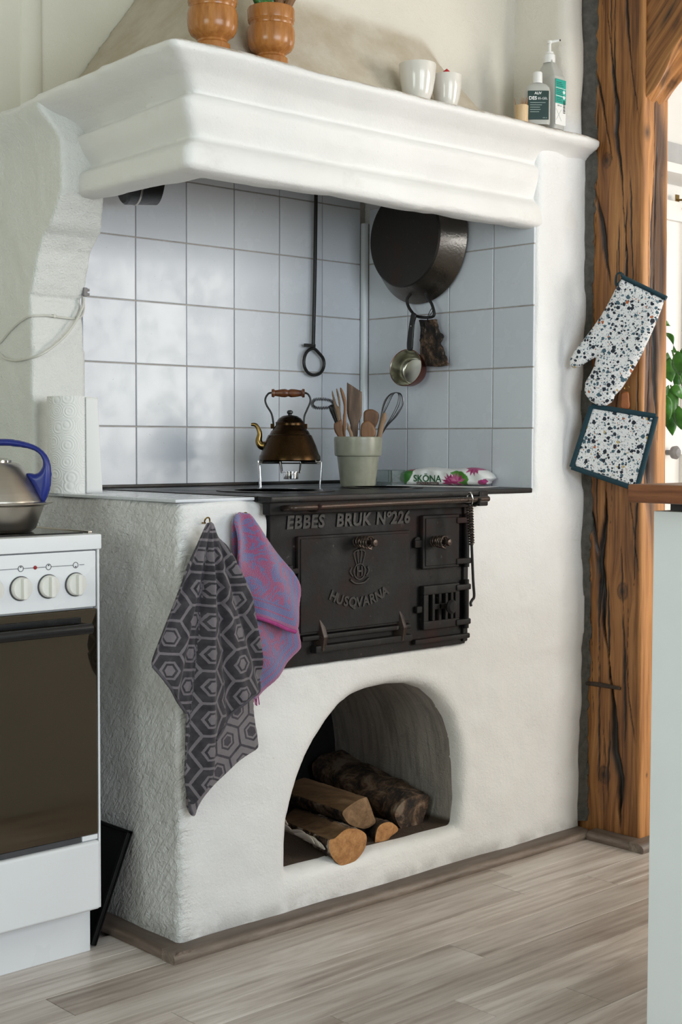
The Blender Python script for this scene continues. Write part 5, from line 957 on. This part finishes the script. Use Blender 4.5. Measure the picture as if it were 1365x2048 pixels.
log('firewood_log', 'flat-topped split log lying on the birch log', [(540, 610), (640, 530), (728, 490), (755, 512), (800, 640), (815, 708), (740, 755), (680, 750), (600, 722), (555, 672)], 0.075, (598, 1588), 0.37, 'bark_dark', (0, 1, 2, 3, 4))
log('firewood_log', 'small round log with bright cut end behind the birch log', [(820, 805), (850, 732), (920, 700), (980, 720), (1010, 770), (940, 832), (900, 902), (840, 945), (815, 900)], 0.040, (700, 1640), 0.36, 'bark_dark', (5, 6))
log('firewood_log', 'big dark bark log leaning across the back of the arch', [(985, 620), (1060, 520), (1170, 470), (1275, 487), (1225, 680), (1150, 860), (1080, 800), (1010, 720)], 0.085, (655, 1540), 0.42, 'bark_dark', (4,))
lgA = [o for o in bpy.data.objects if o.get('label', '').startswith('birch log with curling')][0]
for (x0, y0, x1, y1, Yc, wd) in ((300, 880, 345, 1010, 0.05, 0.012), (350, 905, 400, 1045, 0.035, 0.013), (255, 850, 300, 985, 0.08, 0.012), (120, 800, 175, 900, 0.14, 0.012), (70, 720, 95, 860, 0.18, 0.014), (390, 930, 455, 1060, 0.02, 0.010)):
    a_ = on(1, Yc, 560+x0/4.266, 1480+y0/4.266); b_ = on(1, Yc-0.008, 560+x1/4.266, 1480+y1/4.266); o = mk('bark_curl', leaf(a_, a_+EY*0.075+EZ*0.006, wd*0.85, 0.004, side=(0.35, 0, -1)), M['birch_curl'], lgA, True, 180); s_ = o.modifiers.new('s', 'SOLIDIFY'); s_.thickness = 0.0015
# ================================================================== THINGS ON THE SHELF
ZS = 1.798
vase = [(0, 0), (0.034, 0), (0.036, 0.004), (0.035, 0.022), (0.030, 0.026), (0.0295, 0.030), (0.033, 0.033), (0.036, 0.0355), (0.0425, 0.040), (0.0475, 0.049), (0.0495, 0.061), (0.0498, 0.080), (0.0478, 0.090), (0.0450, 0.0925), (0.0455, 0.097), (0.0478, 0.100), (0.0470, 0.102), (0.0490, 0.105), (0.0495, 0.127), (0.0480, 0.131), (0.040, 0.131), (0.037, 0.10), (0, 0.09)]
tag(mk('turned_vase', lathe([(r*1.02, z) for r, z in vase], 56, (0.120, 0.045, ZS)), M['turned_wood'], None), 'turned wooden vase nearest the corner of the hood shelf', 'vase', 'turned vases')
V2 = A([0.270, 0.040, ZS]); tag(mk('turned_vase', lathe([(r, z*0.94) for r, z in vase], 56, V2), M['turned_wood'], None), 'turned wooden vase holding a plant on the hood shelf', 'vase', 'turned vases')
vp = thing('dried_plant', 'dark green leaves and brown stalks growing from the turned vase', 'plant', V2+EZ*0.09)
def leafo(par, *a, mat='leaf_green', **k):
    o = mk('leaf', leaf(*a, **k), M[mat], par, True, 180); s_ = o.modifiers.new('s', 'SOLIDIFY'); s_.thickness = 0.0008; return o
Vt = V2+EZ*0.116
leafo(vp, Vt-ER*0.002, Vt-ER*0.040+EZ*0.030, 0.014, side=EZ*0.8+ER*0.5); leafo(vp, Vt-ER*0.004, Vt-ER*0.030+EZ*0.055, 0.020, side=ER); leafo(vp, Vt-ER*0.002+EF*0.01, Vt+ER*0.012+EZ*0.09+EF*0.02, 0.020, side=ER); leafo(vp, Vt+ER*0.010, Vt+ER*0.065+EZ*0.045, 0.010, side=EZ)
mk('stalk', tube([Vt-EZ*0.02+ER*0.012, Vt+EZ*0.03+ER*0.018, Vt+EZ*0.10+ER*0.026], [0.010, 0.011, 0.004], 10, sub=4), M['bud_brown'], vp); mk('stalk', tube([Vt-EZ*0.02+ER*0.018, Vt+ER*0.042+EZ*0.030, Vt+ER*0.060+EZ*0.07], [0.008, 0.010, 0.003], 10, sub=4), M['bud_brown'], vp)
def bowl(name, C, R_, H_, label):
    return tag(mk(name, lathe([(0, 0), (R_*0.58, 0), (R_*0.66, H_*0.03), (R_*0.83, H_*0.28), (R_*0.95, H_*0.62), (R_, H_*0.98), (R_*0.985, H_), (R_*0.95, H_*0.98), (R_*0.89, H_*0.62), (R_*0.76, H_*0.28), (R_*0.5, H_*0.10), (0, H_*0.09)], 56, C), M['ceramic_white'], None), label, 'bowl', 'white bowls')
bowl('ceramic_bowl', (0.698, 0.030, ZS), 0.0425, 0.086, 'larger white glazed bowl on the hood shelf'); B2 = A([0.796, 0.030, ZS]); bowl('ceramic_bowl', B2, 0.0355, 0.078, 'smaller white bowl with something red inside')
tag(mk('red_cloth', lathe([(0, 0.012), (0.018, 0.013), (0.024, 0.045), (0.022, 0.075), (0.011, 0.087), (0, 0.094)], 12, B2, sx=0.9, sy=0.6), M['red_cloth'], None), 'crumpled red cloth peeking out of the smaller bowl', 'cloth')
TC = A([1.040, 0.008, ZS]); tag(mk('toothpick_cup', lathe([(0, 0), (0.0155, 0), (0.0165, 0.004), (0.0170, 0.043), (0.0160, 0.045), (0.0140, 0.044), (0.0135, 0.006), (0, 0.006)], 32, TC), M['cup_wood'], None), 'small pale wooden cup of toothpicks on the hood shelf', 'cup')
for i, (a, t) in enumerate([(-0.013, -0.010), (0.002, 0.0015), (0.0045, 0.004), (0.0075, 0.009), (0.0095, 0.014), (0.011, 0.019), (-0.001, 0.001)]):
    o_ = EF*random.uniform(-0.006, 0.006); tag(mk('toothpick', tube([TC+ER*a*0.3+EZ*0.008+o_, TC+ER*a+EZ*0.045+o_, TC+ER*(a+t*0.45)+EZ*0.064+o_], [0.001, 0.001, 0.0004], 6), M['toothpick_wood'], None), 'single toothpick leaning left in the small wooden cup' if i == 0 else 'toothpick in the bunch standing in the small wooden cup', 'toothpick', 'toothpicks in the cup')
# small gel bottle
SB = A([1.078, -0.010, ZS]); sbt = thing('gel_bottle', 'small clear gel bottle with dark green label and white cap', 'bottle', SB)
mk('bottle_body', lathe([(0, 0), (0.94, 0), (1.0, 0.004), (1.0, 0.080), (0.93, 0.090), (0.70, 0.098), (0.40, 0.101), (0.38, 0.104), (0, 0.104)], 56, SB, ER, EF, EZ, 0.031, 0.017, 3.0), M['bottle_plastic'], sbt)
mk('cap', lathe([(0, 0.101), (0.0118, 0.101), (0.0120, 0.103), (0.0114, 0.126), (0.0100, 0.128), (0, 0.128)], 32, SB), M['cap_white'], sbt)
fr = frame_of(SB-EF*0.0176, -EF); lb = mk('label', place(pillow([(-0.026, 0.010), (0.026, 0.010), (0.026, 0.080), (-0.026, 0.080)], 0.0022, 0.0009), fr), M['label_dark'], sbt, True, 180)
LT = lambda u, v: SB-EF*0.0188+ER*u+EZ*v
mk('lettering', text('ALIV', 0.0085, 0.0004, LT(-0.001, 0.0735), ER, EZ, bold=0.0002), M['ink_white'], lb, False); mk('lettering', text('DES', 0.0115, 0.0004, LT(-0.0135, 0.0615), ER, EZ, bold=0.0003), M['ink_white'], lb, False); mk('lettering', text('85-GEL', 0.0078, 0.0004, LT(0.0105, 0.0608), ER, EZ), M['ink_white'], lb, False)
for j, w_ in enumerate([0.044, 0.034, 0.028, 0.030, 0.026]): mk('print_line', xf(box(-0.020, -0.020+w_*0.85, -0.0002, 0.0002, -0.0006, 0.0006), LT(0, 0.051-0.0055*j), ER, EF, EZ), M['ink_grey'], lb, False)
mk('lettering', text('100 ml', 0.004, 0.0004, LT(0.016, 0.0145), ER, EZ), M['ink_grey'], lb, False)
# big pump bottle
BB = A([1.150, 0.012, ZS]); bb = thing('pump_bottle', 'tall square pump bottle with turquoise label behind the small bottle', 'bottle', BB)
mk('bottle_body', lathe([(0, 0), (0.95, 0), (1.0, 0.005), (1.0, 0.126), (0.97, 0.130), (0.42, 0.165), (0.40, 0.173), (0, 0.173)], 64, BB, EX, EY, EZ, 0.0235, 0.0355, 6.0), M['bottle_plastic'], bb)
pm = mk('pump_head', J(lathe([(0, 0.167), (0.0150, 0.167), (0.0152, 0.170), (0.0145, 0.186), (0.0105, 0.190), (0.0100, 0.194), (0.0042, 0.195), (0.0042, 0.214), (0.0060, 0.216), (0.0058, 0.222), (0, 0.223)], 28, BB), tube([BB+EZ*0.219, BB+ER*0.010+EZ*0.221, BB+ER*0.024+EZ*0.2235], [0.0040, 0.0034, 0.0026], 10, sub=3)), M['cap_white'], bb)
mk('nozzle_tip', tube([BB+ER*0.0235+EZ*0.2232, BB+ER*0.0275+EZ*0.2242], 0.0022, 8), M['ink_brown'], pm)
fb = A([1.150, 0.012-0.0357, ZS]); LB = lambda u, v, d=0.0008: fb+EX*u-EY*d+EZ*v
l1 = mk('label', xf(box(-0.0195, 0.0215, -0.0006, 0.0006, 0.062, 0.121, 0.0004, 1), fb), M['label_teal'], bb); l2 = mk('label', xf(box(-0.0195, 0.0215, -0.0006, 0.0006, 0.010, 0.0618, 0.0004, 1), fb), M['label_white'], bb)
for j in range(12): 
    if j not in (3, 8): mk('print_line', xf(box(-0.016, 0.004+0.008*((j*37) % 5)/5, -0.0002, 0.0002, -0.0005, 0.0005), LB(0, 0.113-0.0042*j)), M['label_dark'], l1, False)
for z_ in (0.099, 0.080): mk('print_rule', xf(box(-0.019, 0.019, -0.0002, 0.0002, -0.0006, 0.0006), LB(0, z_)), M['ink_white'], l1, False)
for z_ in (0.091, 0.078): mk('hazard_mark', extrude([(0, -0.0055), (0.005, 0), (0, 0.0055), (-0.005, 0)], 0, 0.0004, LB(0.013, z_)), M['ink_white'], l1, False)
for j in range(11): mk('barcode_bar', xf(box(0.0105, 0.0185, -0.0002, 0.0002, -0.0007-0.0003*(j % 3), 0.0007), LB(0, 0.070-0.0029*j, 0.0010)), M['ink_black'], l2, False)
mk('lettering', text('600 ml', 0.006, 0.0004, LB(-0.004, 0.0565, 0.0009), EX, EZ), M['ink_grey'], l2, False)
mk('print_line', J(tube([LB(-0.017, 0.048), LB(0.004, 0.020)], 0.0004, 4), tube([LB(0.004, 0.048), LB(-0.017, 0.020)], 0.0004, 4)), M['ink_grey'], l2, False)
# ================================================================== MITT, POT HOLDER, LEATHER TAG ON THE POST
FM = frame_of((1.226, -0.022, 1.2), (-0.891, -0.454, 0)); zz = lambda L_: [(1100+x/3.79, 500+y/3.79) for x, y in L_]
def patv(v_): return {'pat': ('FLOAT_VECTOR', np.stack([v_[:, 0], v_[:, 1], 0*v_[:, 0]], 1))}
mt = thing('oven_mitt', 'white oven mitt with terrazzo speckles hanging on the timber post', 'mitt', onp(FM[0], FM[3], 1207, 810))
mo = [(556, 222), (640, 262), (760, 322), (882, 380), (855, 460), (815, 560), (760, 685), (690, 830), (620, 955), (555, 1055), (505, 1105), (492, 1148), (440, 1182), (380, 1184), (315, 1145), (274, 1085), (278, 1010), (320, 940), (350, 880), (362, 815), (300, 850), (240, 888), (190, 900), (162, 872), (166, 830), (200, 770), (262, 690), (330, 602), (400, 500), (460, 400), (505, 310)]
v_, q_ = pillow(outline(zz(mo), FM), 0.030, 0.0026, 0.020, None, lambda X, Y, d: 0.004*vnoise(X*22, Y*22, X*0, 71)); mk('mitt_body', place((v_, q_), FM, 0.018), M['terrazzo_cloth'], mt, True, 180, attrs=patv(v_))
ce = A(outline(zz([(560, 212), (892, 372)]), FM)); c0, c1 = [place(([[*p, 0.018]], []), FM)[0][0] for p in ce]
mk('cuff_trim', tube([c0, c0*0.67+c1*0.33, c0*0.33+c1*0.67, c1], 0.0062, 14, sub=3, flat=1.9), M['teal_trim'], mt)
lp = lambda x, y, w_=0.010: place(([[*outline(zz([(x, y)]), FM)[0], w_]], []), FM)[0][0]
mk('hanging_loop', tube([lp(565, 215), lp(530, 250, 0.004), lp(505, 265, 0.0), lp(500, 220, -0.004), lp(510, 180, -0.006), lp(540, 170, -0.006), lp(548, 200, 0.0)], 0.0036, 8, sub=4, flat=0.5), M['teal_trim'], mt)
tag(mk('nail', tube([lp(540, 176, -0.03), lp(538, 172, -0.004)], 0.0028, 8), M['rust_iron'], None), 'rusty nail in the post holding the oven mitt', 'nail')
ph = thing('pot_holder', 'square terrazzo patterned pot holder with teal border below the mitt', 'pot holder', onp(FM[0], FM[3], 1225, 965))
qd = [(308, 1166), (826, 1248), (672, 1832), (150, 1655)]; qo = A(outline(zz(qd), FM)); ctr = qo.mean(0)
def inset(P_, d):
    out = []
    for i in range(4):
        a, b_, c = P_[i-1], P_[i], P_[(i+1) % 4]; e1 = (b_-a)/np.linalg.norm(b_-a); e2 = (c-b_)/np.linalg.norm(c-b_); n1, n2 = A([-e1[1], e1[0]]), A([-e2[1], e2[0]])
        if (ctr-b_)@(n1+n2) < 0: n1, n2 = -n1, -n2
        out.append(b_+(n1+n2)*d/(1+n1@n2))
    return A(out)
v_, q_ = pillow(inset(qo, 0.010), 0.011, 0.0023, 0.006); mk('panel', place((v_, q_), FM, 0.0005), M['terrazzo_cloth'], ph, True, 180, attrs=patv(v_+A([0.5, 0.2, 0])))
io = inset(qo, 0.005); 
for i in range(4):
    a, b_ = io[i], io[(i+1) % 4]; pa, pb = [place(([[*p, 0.0005]], []), FM)[0][0] for p in (a, b_)]; mk('border', tube([pa, pa*0.5+pb*0.5, pb], 0.0068, 12, flat=1.0), M['teal_trim'], ph)
lt = thing('key_ring', 'tan leather tag on a metal ring behind the oven mitt', 'key ring', onp(FM[0], FM[3], 1250, 815))
fk = (FM[0]-FM[3]*0.012+A([0, 0, 0]), FM[1], FM[2], FM[3])
mk('leather_tag', place(pillow(smooth_poly(outline(zz([(542, 1085), (592, 1075), (600, 1130), (600, 1200), (538, 1200), (538, 1130)]), FM), 3), 0.006, 0.0015), FM, -0.008), M['leather_tan'], lt, True, 180)
rc = lp(583, 1046, -0.006); mk('ring', tube([rc+FM[1]*0.0065*math.cos(a)+EZ*0.0065*math.sin(a) for a in np.linspace(0, 2*math.pi, 20, endpoint=False)], 0.0011, 6, True), M['brass'], lt)
# ================================================================== CABINET WITH WORKTOP (right foreground)
cbn = thing('kitchen_cabinet', 'pale blue-grey kitchen cabinet end in the right foreground', 'cabinet', (0.55, -1.45, 0))
mk('side_panel', box(0.199, 0.218, -1.90, -0.970, 0.0, 0.917, 0.002), M['cabinet_paint'], cbn)
mk('back_panel', box(0.218, 0.86, -0.988, -0.970, 0.0, 0.917, 0.002), M['cabinet_paint'], cbn); mk('front_panel', box(0.218, 0.86, -1.90, -1.882, 0.0, 0.917, 0.002), M['cabinet_paint'], cbn); mk('side_panel', box(0.86, 0.878, -1.90, -0.970, 0.0, 0.917, 0.002), M['cabinet_paint'], cbn)
mk('shadow_gap_rail', box(0.215, 0.86, -1.88, -0.99, 0.9175, 0.929), M['dark_grey'], cbn, False)  # rail coloured dark to stand for the shadow gap under the worktop
tag(mk('worktop', box(0.166, 0.90, -1.93, -0.944, 0.930, 0.9585, 0.003), M['worktop_wood'], None), 'brown hardwood worktop lying on the pale cabinet', 'worktop')
# ================================================================== NEXT ROOM SEEN PAST THE POST
d1 = thing('door_1', 'white panelled door in the next room', 'door', (3.15, 0.94, 0)); del d1['category']; d1['kind'] = 'structure'
mk('door_leaf', box(2.72, 3.55, 0.915, 0.945, 0, 1.955, 0.002), M['back_paint'], d1)
for x0, x1 in ((2.72, 2.80), (3.100, 3.122), (3.47, 3.55)): mk('door_stile', box(x0, x1, 0.893, 0.916, 0, 1.955, 0.004), M['back_paint'], d1)
for z0, z1 in ((0.0, 0.16), (0.98, 1.10), (1.88, 1.955)): mk('door_rail', box(2.80, 3.099, 0.897, 0.916, z0, z1, 0.004), M['back_paint'], d1); mk('door_rail', box(3.123, 3.47, 0.897, 0.916, z0, z1, 0.004), M['back_paint'], d1)
mk('door_knob', lathe([(0, 0), (0.010, 0), (0.010, 0.02), (0.024, 0.03), (0.026, 0.045), (0.016, 0.055), (0, 0.057)], 24, on(1, 0.895, 1334, 905), EX, EZ, -EY), M['connector_grey'], d1)
tag(mk('grey_board', box(2.3, 4.3, 0.925, 0.949, 2.075, 2.185, 0.003), M['back_grey'], None), 'grey painted board high on the next room wall', 'board')
tag(mk('hat_shelf', box(2.3, 4.3, 0.80, 0.949, 2.03, 2.066, 0.003), M['back_paint'], None), 'white hat shelf under the grey board', 'shelf')
for i, x_ in enumerate((3.06,)):
    C_ = A([x_, 0.915, 1.965]); hh = thing('coat_hook', 'brass double coat hook on the white next room wall', 'hook', C_)
    mk('hook_arm', J(tube([C_, C_+A([0.02, -0.05, 0.0]), C_+A([0.03, -0.085, 0.03])], 0.004, 8, sub=4), tube([C_-EZ*0.03, C_+A([0.03, -0.05, -0.04]), C_+A([0.045, -0.08, -0.015])], 0.004, 8, sub=4)), M['brass'], hh); mk('hook_plate', box(x_-0.012, x_+0.012, 0.912, 0.9165, 1.91, 1.985, 0.001), M['brass'], hh)
PP = CAM+ray(1446, 980)*4.4; PP[2] = 0.0
ps = thing('plant_stand', 'slim wooden plant stand in the next room', 'stand', PP); mk('stand_top', lathe([(0, 0.80), (0.13, 0.80), (0.135, 0.805), (0.135, 0.82), (0.13, 0.825), (0, 0.825)], 40, PP), M['worktop_wood'], ps)
mk('stand_column', lathe([(0, 0), (0.12, 0), (0.12, 0.02), (0.03, 0.04), (0.022, 0.3), (0.03, 0.5), (0.022, 0.78), (0.05, 0.80), (0, 0.80)], 32, PP), M['worktop_wood'], ps)
tag(mk('flowerpot', lathe([(0, 0.825), (0.065, 0.825), (0.085, 0.95), (0.092, 0.952), (0.092, 0.975), (0.082, 0.975), (0.078, 0.94), (0, 0.93)], 40, PP), M['clay'], None), 'clay flowerpot on the slim plant stand', 'flowerpot')
gp_ = thing('potted_plant', 'leafy green houseplant in the next room beside the post', 'plant', PP+EZ*0.93)
pxl = lambda x, y, d=0.0: CAM+ray(x, y)*(4.4+d)
random.seed(5)
stems = [[(1444, 960), (1395, 850), (1362, 760), (1345, 700)], [(1446, 960), (1405, 820), (1380, 700), (1366, 660)], [(1448, 960), (1430, 830), (1420, 720), (1432, 660)], [(1442, 960), (1385, 890), (1352, 800), (1342, 770)]]
for s_ in stems: mk('stem', tube([pxl(x, y) for x, y in s_], 0.0028, 6, sub=5), M['stem_green'], gp_)
lv = [((1332, 640), (1342, 652), 9), ((1330, 665), (1348, 690), 8), ((1336, 705), (1356, 730), 11), ((1340, 715), (1344, 765), 15), ((1356, 702), (1362, 752), 16), ((1352, 705), (1348, 690), 7), ((1362, 700), (1392, 716), 12), ((1338, 770), (1332, 815), 13), ((1346, 772), (1352, 845), 14), ((1352, 768), (1368, 800), 14), ((1340, 815), (1346, 872), 14), ((1358, 812), (1364, 860), 13), ((1334, 790), (1340, 840), 12), ((1372, 690), (1385, 735), 15), ((1376, 760), (1392, 820), 16), ((1395, 700), (1415, 750), 16), ((1410, 690), (1432, 740), 16), ((1390, 840), (1405, 890), 14), ((1364, 728), (1352, 780), 13)]
for (a, b_, wd) in lv: dd = random.uniform(-0.06, 0.06); leafo(gp_, pxl(a[0], a[1], dd), pxl(b_[0], b_[1], dd+random.uniform(-0.05, 0.02)), wd*1.56e-3*0.95, 0.012, side=ER+EF*random.uniform(-0.7, 0.7)+EZ*random.uniform(-0.25, 0.25))
